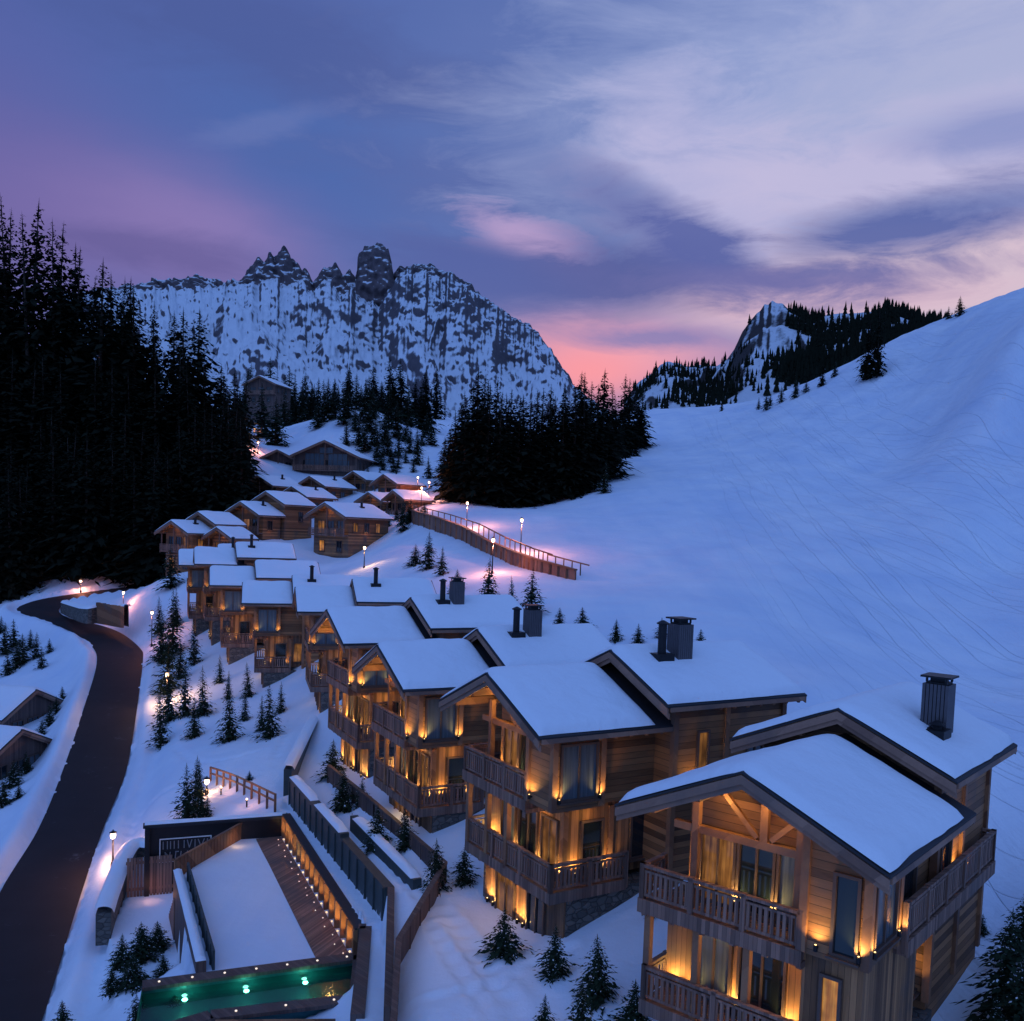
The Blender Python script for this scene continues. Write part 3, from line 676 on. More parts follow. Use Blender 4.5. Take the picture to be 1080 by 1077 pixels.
    if first:
        window(root, 'W', 1.22, 2.45, U1+.25, .55, 2.0, 'glass', 0)
        window(root, 'W', 1.4, 2.1, M1+.3, .42, 2.15, 'litglass', 0)
        window(root, 'S', 5.0, 2.7, U1+.35, 1.0, 1.9, 'glass', 0)
        window(root, 'S', 7.9, bv+RW-.72, U1+.3, .9, 1.9, 'glass', 0)
        window(root, 'S', 7.4, 2.48, M1+.35, 1.7, 2.2, 'curtain', 2, trans=True); window(root, 'S', 10.6, 2.48, M1+.5, 1.1, 2.0, 'glass', 0)
    else:
        window(root, 'S', 3.55, 2.25, M1+.12, .9, 2.05, 'glass', 0, name='glazed_door')
        window(root, 'S', 6.0, 2.25, M1+.5, 1.1, 1.7, 'glass', 0) if not far else window(root, 'S', 5.2, 2.25, M1+.5, .9, 1.7, 'dimglass', 0)
        window(root, 'S', a+2.4, bv+RW-.72, U1+.7, .45, 1.9, 'dimglass', 0)
        window(root, 'S', a+5.2, bv+RW-.72, U1+.9, .8, 1.3, 'glass', 1)
    # roofs
    roof(root, H, 0, a+1.1, 3.83, 0, seed, snow_to=a+.12)
    roof(root, H+c, a, re, RW, bv, seed+50)
    rz = lambda v: H+c-S_*abs(v-bv)
    if first: chimney(root, 9.0, 2.1, rz(2.1)+.1, .78, 1.6); pipe(root, 8.35, 2.3, rz(2.3), .15, .5)
    elif chim: chimney(root, a+2.75, 1.9, rz(1.9)+.1, .74, 1.45); 
    if flue and not first: pipe(root, a+1.75, 2.0, rz(2.0), .17, 1.55)
    # lamps, plus added soft fill lights under balconies and eaves
    P = lamps
    for v in (-1.2, .3): plight(Vector((1.05, -v, H-S_*abs(v)-.95)), 28*P, (1,.60,.17), .08, root)
    st = MB()
    for v in (-.95,-.5,-.05,.4,.85): st.box(.7, .76, -v-.13, -v+.13, H-S_*abs(v)-.33, H-S_*abs(v)-.27)
    st.build('soffit_lamps', M['bulb'], root)
    plight(Vector((1.75, 1.5, U1-.5)), 13*P, (1,.60,.18), .08, root); plight(Vector((1.75, -.6, U1-.5)), 12*P, (1,.60,.18), .08, root); plight(Vector((1.6, .6, M1-.6)), 12*P, (1,.60,.18), .08, root)  # added warm fill under the balconies to spread the glow, no fixtures
    for v in (-2.4, -1.12, .02, 1.12): wlamp(root, 'W', 2.35, v, U1+.15, 5*P)
    wlamp(root, 'W', 1.22, 1.62 if not first else 1.75, U1+.15, 4.5*P)
    wlamp(root, 'S', 1.42, 3.0, U1+.3, 3.5*P); wlamp(root, 'S', 3.22, 3.0, U1+.3, 3*P)
    for v in (-3.0, -2.4, -1.0, .65, 2.05): wlamp(root, 'W', 2.3, v, M1+.12, 5*P)
    for v in (-2.5, -2.05, -.1, .3, 2.0, 2.7): wlamp(root, 'W', 1.96, v, .5, 5*P)
    if first:
        wlamp(root, 'S', 8.95, bv+RW-.72, U1+.45, 5*P); wlamp(root, 'S', 6.35, 2.48, M1+.25, 3.5*P); wlamp(root, 'S', 9.6, 2.48, M1+.25, 5*P)
        wlamp(root, 'W', 1.22, 2.85, U1+.2, 4*P)
    else:
        wlamp(root, 'S', 4.2, 2.25, M1+.15, 4*P); wlamp(root, 'S', 2.75, 2.25, M1+.15, 4*P); wlamp(root, 'S', a+1.9, bv+RW-.72, U1+.35, 3*P)
        plight(Vector((3.2, -2.7, U1-.55)), 5*P, (1,.60,.18), .08, root)  # added fill below the side bay, no fixture
    return root

CH = [((6.07,23.56,-5.9), .86, (6.03,.06,.92), 'nearest chalet at the lower corner with a long side balcony and one dark square chimney'),
      ((-.87,34.73,-5.27), .54, (5.06,.93,.81), 'second chalet in the row, wrap-around balcony over a dark stone base'),
      ((-6.68,46.35,-5.82), .48, (5.06,.93,.81), 'third chalet in the row with two stacked wooden balconies and a gable lit warm'),
      ((-11.3,56.55,-5.04), .46, (5.06,.93,.81), 'fourth chalet in the row at the top end of the stepped retaining wall')]
ch1 = big_chalet(*CH[0], seed=1, first=True, lamps=1.4, Lr=6.94, RW=3.5)
ch2 = big_chalet(*CH[1], seed=2, lamps=1.5)
ch3 = big_chalet(*CH[2], seed=3, lamps=1.9)
ch4 = big_chalet(*CH[3], seed=4, lamps=2.2)
for (px, py, d, th, lb, lp) in ((311,619,75,.28,'fifth chalet in the row, its roof carrying one slim flue',.7), (255.6,614,87,.27,'sixth chalet in the row, log side wall with a tall curtained window',.8),
                            (221,598,97,.32,'seventh chalet in the row with dim orange side windows',.7), (204.5,578,107,.35,'eighth chalet in the row, high narrow snow roof near the forest',.4), (188,580,113,.36,'last chalet of the row, half hidden below the forest',.3)):
    p = at(px, py, d)
    big_chalet((p.x,p.y,p.z), th, (4.5,.55,.76), lb, int(px), lamps=lp, chim=False, far=True, Lr=6.6, flue=px > 250 or px < 210)
# ------------------------------------------------------------------ village chalets up the valley
def small_chalet(px, py, d, th, wd, L, Hh, label, rear=None, lit=0.0, mat='log', seed=0, dark=False, snowT=.28, slope_w=None, flush=False):
    A = at(px, py, d); ct, st = math.cos(th), math.sin(th)
    g = min(H1(A.x+ct*L*.5, A.y+st*L*.5), H1(A.x+st*wd*.6, A.y-ct*wd*.6), H1(A.x, A.y))
    H = max(Hh, A.z-g+.6)
    root = empty('chalet', (A.x, A.y, A.z-H), th, label, 'chalet', 'timber chalets of the upper village')
    hw = wd-.9
    def body(u0, u1, hw, zt, vc, nm):
        mb = MB()
        pts = [(0,-(vc-hw),0),(0,-(vc+hw),0),(0,-(vc+hw),zt-S_*hw-.27),(0,-vc,zt-.27),(0,-(vc-hw),zt-S_*hw-.27)]
        mb.prism(pts, (u0,0,0), (u1,0,0)); mb.build(nm, M[mat], root)
    U0 = .45 if flush else 1.5
    body(U0, L-.4, hw, H, 0, 'wall')
    roof(root, H, 0, L, wd, 0, seed, T=snowT, rafters=not dark, lowpoly=True)
    if rear:
        a, bv, c, Lr, wr = rear
        body(a+.8, a+Lr-.4, wr-.9, H+c, bv, 'wall'); roof(root, H+c, a, a+Lr, wr, bv, seed+9, T=snowT, rafters=False, lowpoly=True)
        window(root, 'S', a+Lr*.6, bv+wr-.9, H+c-S_*wr-2.6, .8, 1.5, 'glass', 1)
    z1 = H-S_*wd-2.75
    if not flush:
        b_ = MB(); b_.box(.5, 1.5, hw, -hw, z1-.22, z1)
        for v in (-hw+.15, 0, hw-.15): b_.box(.55, .72, -v-.08, -v+.08, z1+.01, H-S_*abs(v)-.5)
        bl = b_.build('balcony', M['rail'], root)
        r_ = MB(); railing(r_, (.5,-hw), (.5,hw), z1, .95, .3, .2); r_.build('railing', M['rail'], bl)
    gl = ['glass', 'dimglass' if lit > .2 else 'curtain', 'glass']
    for i, v in enumerate((-hw*.55, 0, hw*.55)): window(root, 'W', U0, v, z1+.1, hw*.36, 2.0, gl[(i+seed) % 3], 1, name='glazed_door')
    if z1 > 3:
        for i, v in enumerate((-hw*.5, hw*.5)): window(root, 'W', U0, v, z1-2.6, 1.1, 1.6, 'glass' if not lit or i else 'litglass', 1)
    for i in range(max(1, int((L-2)/2.6))): window(root, 'S', 2.9+i*2.4, hw, z1+.5, .9, 1.4, 'glass' if (i+seed) % 2 else ('dimglass' if lit > .2 else 'curtain'), 1)
    if not dark: pipe(root, L*.6, wd*.35, H-S_*wd*.35, .2, 1.0)
    if lit:
        plight(Vector((.75, 0, H-1.1)), 26*lit, (1,.5,.16), .1, root); plight(Vector((.9, -hw*.6, z1+.7)), 12*lit, (1,.5,.16), .1, root)
        plight(Vector((L*.5, -hw-.5, z1+.4)), 10*lit, (1,.45,.16), .1, root)
        s = MB(); s.box(.6, .72, .35, -.35, H-.62, H-.54); s.build('soffit_lamps', M['bulb'], root)
    return root
VC = [(180,549,140,.97,4.1,5.5,8,'small chalet at the forest edge with an orange lit left eave',(4.2,.8,1.5,6,4.2),.9,2),
      (253,529,150,.95,4.8,5.5,9,'brown chalet with a wide balcony below the tree-covered slope, two-tier roof',(4.6,.6,1.9,7,4.8),.35,3),
      (342,530,145,.92,4.9,10.5,9,'long chalet with warm light over its two gable balconies and a big snow roof',None,1.0,4),
      (271,501,178,.95,4.6,8,8,'chalet whose snow roof lies just under the balconied dark house',None,.0,5),
      (307,513,168,.95,4.3,7.5,8,'chalet squeezed between three snow roofs in the village middle',None,.0,6),
      (326,502,180,.95,4.6,8.5,8,'chalet with snow roof directly under the big front-facing chalet',None,.0,7),
      (342,464,200,1.42,8.0,12,9,'biggest village chalet, front-facing wide gable with grey-blue glazed front',None,.0,8),
      (292,474,205,1.35,4.6,8,8,'dark house with long snowy balconies beside the biggest chalet',None,.0,9),
      (404,500,172,.8,4.2,7,5,'low snow-roofed chalet beside the lamps at the ramp top',None,.0,10),
      (414,517,160,.7,3.6,6.5,5,'small timber entrance house at the upper end of the wooden ramp',None,.0,11),
      (372,497,186,.9,4.0,7.5,6,'chalet between the biggest chalet and the ramp lamps, long snow roof',None,.0,14),
      (388,519,166,.85,3.9,7,6,'chalet directly behind the long lit chalet, near the ramp top',None,.4,15),
      (228,556,138,.95,3.6,5,6,'small chalet tucked between the forest-edge chalet and the two-tier one',None,.6,16),
      (425,474,240,1.0,4.5,8,6,'lone chalet above the ramp lamps among dark spruces',None,.4,17),
      (273,396,290,1.3,6.0,11,10,'dark high chalet alone among spruces under the mountain',None,.0,12),
      (328,440,300,1.2,3.4,6,6,'tiny far chalet glowing red orange below the tree line',None,1.2,13)]
for i, (px,py,d,th,wd,L,Hh,lb,rear,lit,sd) in enumerate(VC):
    ch = small_chalet(px,py,d,th,wd,L,Hh,lb,rear,lit,'oldwood' if i in (6,7,14) else 'log',sd,dark=i > 5)
    if i == 6:
        zz = at(px,py,d).z-ch.location.z
        for v in (-2.6, 2.6): window(ch, 'W', 1.42, v, zz-5.4, 4.2, 2.6, 'curtain', 3)
        window(ch, 'W', 1.42, 0, zz-2.7, 3.0, 1.2, 'curtain', 1)
# two chalets below the road, at the left edge
for (px,py,d,th,wd,L,lb) in ((39,727,92,2.98,5.0,9,'snow-roofed chalet below the road bank, dark gable end facing the road'),(24,769,76,2.98,4.6,8,'lower chalet at the picture edge, only its snow roof and dark side showing')):
    small_chalet(px,py,d,th,wd,L,7,lb,None,.0,'oldwood',int(px)+20,dark=True,flush=True)

# ------------------------------------------------------------------ conifers
def crown_mesh(h, r, tiers, nb, nf, seed, mats, snow=0.0, leaf=1.0, base=.06, gaps=.12):
    R = random.Random(seed); vs = []; fs = []; mi = []
    for t in range(tiers):
        k = t/(tiers-1); z = h*(base+(1-base)*k**.92)
        rr = r*((1-k)**.85)*(.78+.44*R.random())+.03*h*.2
        n = max(3, int(nb*(1-.55*k)))
        a0 = R.random()*6.28
        for b_ in range(n):
            if R.random() < gaps: continue
            az = a0+6.283*b_/n+R.uniform(-.3,.3); L = rr*R.uniform(.65,1.12); droop = R.uniform(.18,.5)*(1.1-.9*k)
            ca, sa = math.cos(az), math.sin(az)
            for q in range(nf):
                s = (q+.6+R.uniform(-.3,.3))/nf
                x = L*s; zz = z-droop*L*s*s+.10*L*s
                wdt = leaf*(.34*L*(1.05-s)+.05*h*.25)*R.uniform(.6,1.2); ln = L/nf*1.25
                lat = R.uniform(-1,1)*wdt*.55; yaw = R.uniform(-.7,.7); tilt = R.uniform(-.5,.25)
                c = Vector((ca*x-sa*lat, sa*x+ca*lat, zz+R.uniform(-.02,.02)*h))
                d = Vector((math.cos(az+yaw), math.sin(az+yaw), tilt-.25))
                p = Vector((-math.sin(az+yaw), math.cos(az+yaw), R.uniform(-.6,.6)))
                i = len(vs)
                vs += [c-d*ln*.6+p*wdt*.12, c-p*wdt*.5-d*.1*ln, c+d*ln*.75+Vector((0,0,-.12*ln)), c+p*wdt*.5-d*.1*ln]
                fs.append((i,i+1,i+2,i+3)); mi.append(0)
                if snow and R.random() < snow:
                    i = len(vs); o = Vector((0,0,.035+.02*R.random())); u = .62
                    vs += [c-d*ln*.45*u+o, c-p*wdt*.4*u+o, c+d*ln*.6*u+o, c+p*wdt*.4*u+o]
                    fs.append((i,i+1,i+2,i+3)); mi.append(1)
    # leader
    i = len(vs); vs += [Vector((-.02*r,0,h*.93)), Vector((.02*r,0,h*.93)), Vector((0,0,h*1.04)), Vector((0,.03*r,h*.95))]; fs += [(i,i+1,i+2),(i,i+3,i+2)]; mi += [0,0]
    me = bpy.data.meshes.new('crown'); me.from_pydata([tuple(v) for v in vs], [], fs)
    for m_ in mats: me.materials.append(m_)
    me.polygons.foreach_set('material_index', mi); me.update(); return me
def trunk_mesh(h, r):
    mb = MB(); mb.lathe((0,0,-.6), [(r*1.25,0),(r,.8),(r*.6,h*.55),(r*.12,h*.98)], 7); return mb.mesh('trunk', M['bark'], True)
PROTO = {}
for i in range(4):        # forest spruces, 20 m
    PROTO['f%d' % i] = (crown_mesh(20, 3.7+.45*i, 27, 11, 5, 100+i, [M['fneedle'], M['snow']], .0, 1.25, .03), trunk_mesh(20, .28), 20)
for i in range(3):        # snow-dusted spruces of the slope, 15 m
    PROTO['m%d' % i] = (crown_mesh(15, 3.3+.35*i, 22, 10, 5, 200+i, [M['needle'], M['snow']], .12, 1.2, .05), trunk_mesh(15, .22), 15)
for i in range(4):        # young trees near the houses, 4 m
    PROTO['n%d' % i] = (crown_mesh(4, 1.4+.12*i, 22, 14, 7, 300+i, [M['needle'], M['snow']], .13, .95, .05), trunk_mesh(4, .07), 4)
for i in range(3):        # slim ones
    PROTO['s%d' % i] = (crown_mesh(5, 1.05+.1*i, 24, 12, 6, 400+i, [M['needle'], M['snow']], .10, .95, .04), trunk_mesh(5, .07), 5)
def tree(p, h, proto, label, group=None, name='spruce_tree', wide=1.0, sink=.15):
    cm, tm, h0 = PROTO[proto]; s = h/h0
    o = empty(name, (p[0], p[1], p[2]-sink), random.random()*6.28, label, 'tree', group)
    o.scale = (s*wide*random.uniform(.85,1.15), s*wide*random.uniform(.85,1.15), s*random.uniform(.95,1.05)); o.rotation_euler = (random.gauss(0,.025), random.gauss(0,.025), o.rotation_euler[2])
    for nm, me in (('crown', cm), ('trunk', tm)):
        c = bpy.data.objects.new(nm, me); COL.objects.link(c); c.parent = o
    return o
def pxtree(px, py, hpx, proto, label, group=None, wide=1.0, name=None, base=None):
    name = name or ('young_spruce' if proto[0] in 'ns' else 'spruce_tree')
    p = base or ground(px, py); return tree(p, hpx*p.y/F, proto, label, group, name, wide)

# the dark forest at the left: sloping wood edge, tallest at the picture side
TOP = [(-260,140),(-60,180),(0,205),(38,215),(66,236),(100,252),(125,285),(155,288),(185,318),(215,338),(240,372),(252,395)]
tx = [t[0] for t in TOP]; ty = [t[1] for t in TOP]
LF = 'tall dark spruce in the dense forest beside the village'
cnt = 0
spots = []
for row in range(5):
    d0 = 158+row*11
    for k in range(19):
        px = -130+k*22.5+random.uniform(-8,8)+(row % 2)*10
        spots.append((px, d0+random.uniform(-4,4)))
FR = random.Random(5)
for px, d in spots:
    if px > 262-(d-158)*.12: continue
    a = ray(px, 500)[0]; x = a*d; g = H1(x, d)
    e = 20+5*FR.random()
    # rows further back stand higher; the crest follows the photo's edge
    ytop = float(np.interp(px, tx, ty)); zt = ray(px, ytop+FR.choice((0,6,12,18,26,38)))[2]*d
    h = zt-g
    if d < 176: h = min(h, e)
    h = min(max(h, 9), 27 if d < 186 else 46)
    tree((x, d, g), h, 'f%d' % FR.randrange(4), LF, 'spruces of the dark forest beside the village', wide=FR.uniform(1.1,1.5)*(20/h)**.35, sink=.5)
    cnt += 1
# edge trees of the forest beside the village
for px, py, hp in ((246,520,120),(252,505,95),(240,545,130),(228,552,120),(205,560,125),(160,590,130),(130,600,120),(95,603,125),(60,606,120),(25,610,125)):
    p = ground(px, py, 130); tree(p, hp*p.y/F, 'f%d' % (px % 4), LF, 'spruces of the dark forest beside the village', wide=1.15)
# clump on the right of the village
MF = 'dark spruce in the tight clump above the lamp-lit ramp'
for i, (px, py, hp) in enumerate(((472,520,70),(480,528,95),(490,530,110),(500,530,135),(512,532,125),(522,533,118),(533,533,112),(545,533,116),(556,532,108),(567,530,118),(580,528,105),(592,526,112),(604,523,102),(614,518,120),(626,510,100),(633,505,112),(642,498,85),(655,480,80),(662,476,72),(671,472,56),
    (505,515,118),(520,515,112),(535,512,98),(550,510,92),(565,505,90),(580,505,98),(595,500,90),(610,495,96),(622,490,86),(640,485,60),(485,510,84),(497,505,100),(510,500,100),(648,490,70),(528,524,96),(574,520,90),(600,512,80),(468,505,45))):
    p = ground(px, py, 120); tree(p, hp*p.y/F, 'f%d' % (i % 4), MF, 'spruces of the clump above the ramp', wide=random.uniform(1.1,1.45)*(20/max(12,hp*p.y/F))**.3)
pxtree(637,521,36,'m1','snow-dusted spruce standing alone at the end of the dark clump', wide=1.2)
pxtree(676,470,62,'m0','spruce at the right end of the dark clump against the pink sky', wide=1.0)
# trees below the mountain
BF = 'far dark spruce in the band under the rock mountain'
for i in range(33):
    px = 255+i*6.4+random.uniform(-4,4); py = 452-10*math.sin(i*.35)+random.uniform(-8,10)
    d = random.uniform(270,360); p = at(px, py, d); p.z = H1(p.x, d)
    tree(p, random.uniform(9,16) if random.random() < .85 else 19, 'f%d' % (i % 4), BF, 'far spruces in the band under the mountain', wide=1.3)
for i, (px, py, hp) in enumerate(((258,470,70),(276,462,55),(290,470,62),(262,440,50),(300,450,40),(385,476,45),(378,470,30),(395,470,30),(408,480,32),(420,482,30),(402,492,26),(432,478,34),(440,490,30),(452,505,24),(390,455,40),(410,452,45),(430,450,40),(445,452,44),(310,445,36),(350,442,30),(335,452,34),(362,448,38),(375,455,30),(395,440,36),(405,468,34),(418,462,40),(455,470,36),(398,482,26),(415,498,22),(448,462,34),(365,470,28),(385,446,40),(428,466,32),(440,478,26),(396,490,20),(404,496,18),(412,488,22),(420,494,18),(428,488,20),(436,498,16),(400,506,14),(388,505,18),(380,492,18),(418,506,14),(445,470,24),(408,470,26),(412,540,22),(418,548,20),(424,552,24),(430,566,22),(440,575,20),(410,556,18),(432,585,26),(446,590,20),(262,425,60),(285,432,55),(296,425,52),(305,440,50),(318,446,46),(330,438,40),(342,446,44),(352,436,36),(368,440,40),(376,432,36),(390,434,36),(402,436,38),(415,432,34),(322,430,36),(310,428,40))):
    if i % 3 == 2: hp *= .8
    p = ground(px, py, 150); tree(p, hp*p.y/F, 'm%d' % (i % 3), 'dark village spruce between the upper chalets and the mountain', 'spruces between the upper chalets', wide=1.5)
# ski slope
for px, py, hp, lb in ((914,400,66,'tall dark spruce of the pair on the hill shoulder'),(925,397,72,'taller spruce of the dark pair on the hill shoulder'),(867,407,23,'single small spruce just below the hill shoulder'),(761,434,14,'tiny spruce on the far crest of the ski slope')):
    p = ground(px, py, 120); tree(p, hp*p.y/F, 'f%d' % (px % 4), lb, wide=.95)
for i, (px, py) in enumerate(((800,432),(812,428),(824,424),(838,421),(850,414),(880,398),(893,380),(940,350),(950,346),(985,338),(1000,336),(1012,333),(840,416),(808,432),(900,372),(958,344),(967,345))):
    p = ground(px, py, 120); tree(p, random.uniform(2.5,5.5), 'm%d' % (i % 3), 'small wind-bent spruce along the upper edge of the ski slope', 'small spruces along the slope crest', wide=1.4)
for px, py, hp, lb in ((515,631,44,'bushy spruce behind the roofs below the ramp lamp'),(482,624,26,'small spruce beside the bushy one behind the roofs'),(560,648,50,'snow-laden spruce behind the twin chimneys'),(540,640,34,'smaller snow-laden spruce left of the big one behind the chimneys'),
                       (590,662,24,'first small spruce of the row behind the roofs'),(615,664,27,'largest of the small spruces lined up behind the roofs'),(650,675,24,'third small spruce behind the roofs'),(673,679,24,'fourth small spruce behind the roofs, near a square chimney'),(739,682,20,'last small spruce behind the second chalet'),(697,673,24,'small spruce beside the slim flue of the second chalet'),
                       (452,600,40,'spruce beside the long chalet below the ramp'),(438,596,24,'low spruce right beside the long lit chalet'),(466,606,30,'spruce under the brown ramp wall'),(425,560,34,'spruce beside the ramp top entrance')):
    p = ground(px, py, 55); tree(p, hp*p.y/F, 'n%d' % (px % 4) if hp < 30 else 'm%d' % (px % 3), lb, wide=1.25 if px != 560 else 1.5)
# young trees on the snow between road and chalets
NG = 'slim young spruce planted on the snow between road and chalets'
for i, (px, py, hp) in enumerate(((170,786,64),(178,760,60),(205,776,44),(195,754,58),(214,754,56),(242,780,62),(240,738,34),(232,720,30),(284,777,58),(276,770,40),(258,760,36),(172,700,60),(182,690,70),(176,730,72),(190,715,50),(205,700,46),(168,668,40),(185,660,40),(262,735,40),(296,752,34),(198,866,66),(205,855,60),(213,866,58),(218,864,30),(210,840,44))):
    pxtree(px, py, hp, 's%d' % (i % 3), NG, 'slim young spruces between road and chalets', wide=1.15)
for px, py, hp, lb in ((350,818,40,'dark bushy spruce at the foot of the fourth chalet'),(362,853,48,'snow-tipped spruce beside the stepped retaining wall'),(398,893,48,'left spruce of the pair below the third chalet'),(428,893,46,'right spruce of the pair below the third chalet'),(381,848,30,'low spruce between the third chalet and the stepped wall'),
                       (460,938,56,'bushy spruce between the second and third chalets'),(489,931,46,'smaller spruce tucked behind the bushy one'),(531,1008,62,'spruce in front of the lit corner of the second chalet'),(585,1030,62,'wide spruce at the stone base of the second chalet'),(630,1053,72,'tallest young spruce on the corridor beside the nearest chalet'),
                       (573,1092,48,'spruce whose tip shows at the lower picture edge'),(612,1105,78,'spruce cut by the lower picture edge'),(667,1092,66,'dark spruce beside the lower balcony of the nearest chalet'),(689,965,36,'little dark spruce at the back corner between two chalets'),
                       (1062,1075,120,'dark spruce beside the nearest chalet at the picture corner'),(1078,1010,80,'spruce above the corner spruce at the right edge'),(1050,1110,70,'small spruce below the corner spruces'),(1077,1110,110,'large spruce at the very corner'),(1035,985,26,'low dark spruce against the back wall of the nearest chalet'),
                       (66,1095,48,'spruce tip beside the road at the lower edge'),(140,1100,60,'spruce left of the pool at the lower edge'),(184,1085,36,'small spruce tip in front of the pool')):
    pxtree(px, py, hp, 'n%d' % (px % 4), lb, wide=1.15)
for px, py, lb in ((263,823,'lone dark shrub on the snow behind the rail path'),(307,818,'tiny shrub at the bend of the stepped wall')):
    pxtree(px, py, 13, 'n1', lb, wide=1.7, name='shrub')
for i, (px, py, hp) in enumerate(((60,752,20),(52,765,24),(44,776,20),(36,800,26),(28,815,24),(14,830,30),(46,790,16),(4,850,30),(20,842,20),(66,738,16),(30,757,16))):
    pxtree(px, py, hp, 'm%d' % (i % 3), 'snowy shrub-like spruce around the lower chalets beside the road bank', 'bushy spruces around the lower chalets', wide=1.9)
# shrubs below the road bank
for i, (px, py, hp) in enumerate(((5,690,34),(14,682,30),(24,700,34),(32,684,22),(44,705,24),(18,705,30),(38,695,30),(8,712,26),(52,690,18),(1,668,20))):
    pxtree(px, py, hp, 'm%d' % (i % 3), 'snowy bush-like spruce on the bank inside the road bend', 'bushy spruces inside the road bend', wide=1.6)
for i, (px, py, hp) in enumerate(((112,604,30),(150,612,40),(168,610,36),(124,612,34),(140,606,30),(180,620,46))):
    p = ground(px, py, 120); tree(p, hp*p.y/F, 'm%d' % (i % 3), 'snow-dusted spruce at the forest foot above the hairpin', 'spruces at the forest foot above the hairpin', wide=1.3)

# ------------------------------------------------------------------ street lamps
def street_lamp(px, pyt, pyb, label, power, d=None, colr=(1,.50,.34), group=None):
    p = ground(px, pyb) if d is None else at(px, pyb, d)
    h = (pyb-pyt)*p.y/F
    o = empty('street_lamp', p, 0, label, 'street lamp', group)
    mb = MB(); mb.lathe((0,0,-.3), [(.14,0),(.14,.55),(.07,.7),(.05,h*.6),(.045,h+.05)], 10); mb.build('pole', M['metal'], o, True)
    g = MB(); g.lathe((0,0,h), [(.04,-.18),(.13,-.13),(.17,.02),(.14,.13),(.05,.2)], 12); g.build('globe', M['globe'], o, True)
    c = MB(); c.lathe((0,0,h+.18), [(.20,0),(.22,.03),(.05,.12),(.02,.2)], 12); c.build('lamp_cap', M['metal'], o)
    for q in range(1): 
        l = plight(Vector((0,0,h-.45)), power*5.5, colr, .12, o)
    return o
PK = (1,.32,.18)
for px, t, b_, lb, pw in ((549,549,585,'street lamp standing on the slope above the end of the ramp',480),(492,531,560,'street lamp on the slope in the middle of the ramp',480),(519,570,606,'street lamp on the near side of the wooden ramp',260),
                          (440,504,530,'street lamp at the ramp top, nearest to the entrance house',240),(452,509,530,'street lamp at the ramp top, on the slope side',240),(444,515,540,'lower street lamp at the ramp top',240)):
    street_lamp(px, t, b_, lb, pw, colr=PK)
for px, t, b_, lb, pw, cl in ((119,880,915,'street lamp beside the dark road above the curved stone wall',120,(1,.45,.25)),(160,646,682,'street lamp on the outside of the road bend',130,PK),(176,711,742,'street lamp among the slim young spruces',190,(1,.50,.22)),
                          (85,612,624,'street lamp at the forest foot above the hairpin',120,PK),(218,824,838,'low path lamp at the upper end of the wooden rail path',40,(1,.5,.2)),(384,578,600,'lamp in front of the long lit chalet',80,(1,.5,.2)),(272,467,478,'far street lamp above the dark balconied house',200,PK),(130,625,650,'lamp over the rock island of the hairpin',110,PK),(268,452,462,'far pink lamp beside the forest edge',120,PK)):
    street_lamp(px, t, b_, lb, pw, colr=cl)

# ------------------------------------------------------------------ wooden ramp wall
rt = [(432,538),(460,546),(488,556),(514,571),(540,582),(563,590),(607,602)]; rb_ = [(434,549),(458,560),(481,571),(510,585),(535,595),(559,602),(606,611)]; rg = [ground(*p_, 60) for p_ in rb_]; rd = [p_.y for p_ in rg]
root = empty('ramp_wall', at(520,590,116), 0, 'long brown planked ramp wall running down the snow slope', 'wall')
off = root.location
mb = MB(); tp = MB(); pp = MB()
for i in range(6):
    a0, a1 = at(*rt[i], rd[i]), at(*rt[i+1], rd[i+1]); b0, b1 = at(*rb_[i], rd[i]), at(*rb_[i+1], rd[i+1])
    b0.z -= .5; b1.z -= .5
    n_ = Vector((-(a1-a0).y, (a1-a0).x, 0)).normalized()*.15
    if n_.y < 0: n_ = -n_
    mb.add([p-off for p in (Vector((a0.x,a0.y,b0.z)), Vector((a1.x,a1.y,b1.z)), a1, a0, Vector((a0.x,a0.y,b0.z))+n_, Vector((a1.x,a1.y,b1.z))+n_, a1+n_, a0+n_)], [(0,1,2,3),(7,6,5,4),(3,2,6,7)])
    tp.bar(a0-off+Vector((0,0,.08))+n_*.3, a1-off+Vector((0,0,.08))+n_*.3, .5, .14)
    q = 5
    for k in range(q):
        c = a0.lerp(a1, k/q)-n_*.35-off; bz = b0.lerp(b1, k/q)-off
        pp.box(c.x-.09, c.x+.09, c.y-.09, c.y+.09, bz.z, c.z-.02)
    # second handrail on the far side of the ramp
    f0, f1 = a0+n_*14+Vector((0,0,.5)), a1+n_*14+Vector((0,0,.5))
    tp.bar(f0-off, f1-off, .12, .12)
    for k in range(q):
        c = f0.lerp(f1, k/q)-off; pp.box(c.x-.06, c.x+.06, c.y-.06, c.y+.06, c.z-1.6, c.z)
mb.build('planks', M['rail'], root); tp.build('handrail', M['beam'], root); pp.build('posts', M['beam'], root)

# ------------------------------------------------------------------ courtyard beside the road
def wallrun(mb, P, zb, zt, t, mi=0):
    for a, b_ in zip(P[:-1], P[1:]):
        a = Vector((a[0],a[1],0)); b_ = Vector((b_[0],b_[1],0)); h = zt-zb
        mb.bar(a+Vector((0,0,(zt+zb)/2)), b_+Vector((0,0,(zt+zb)/2)), t, h, mi)
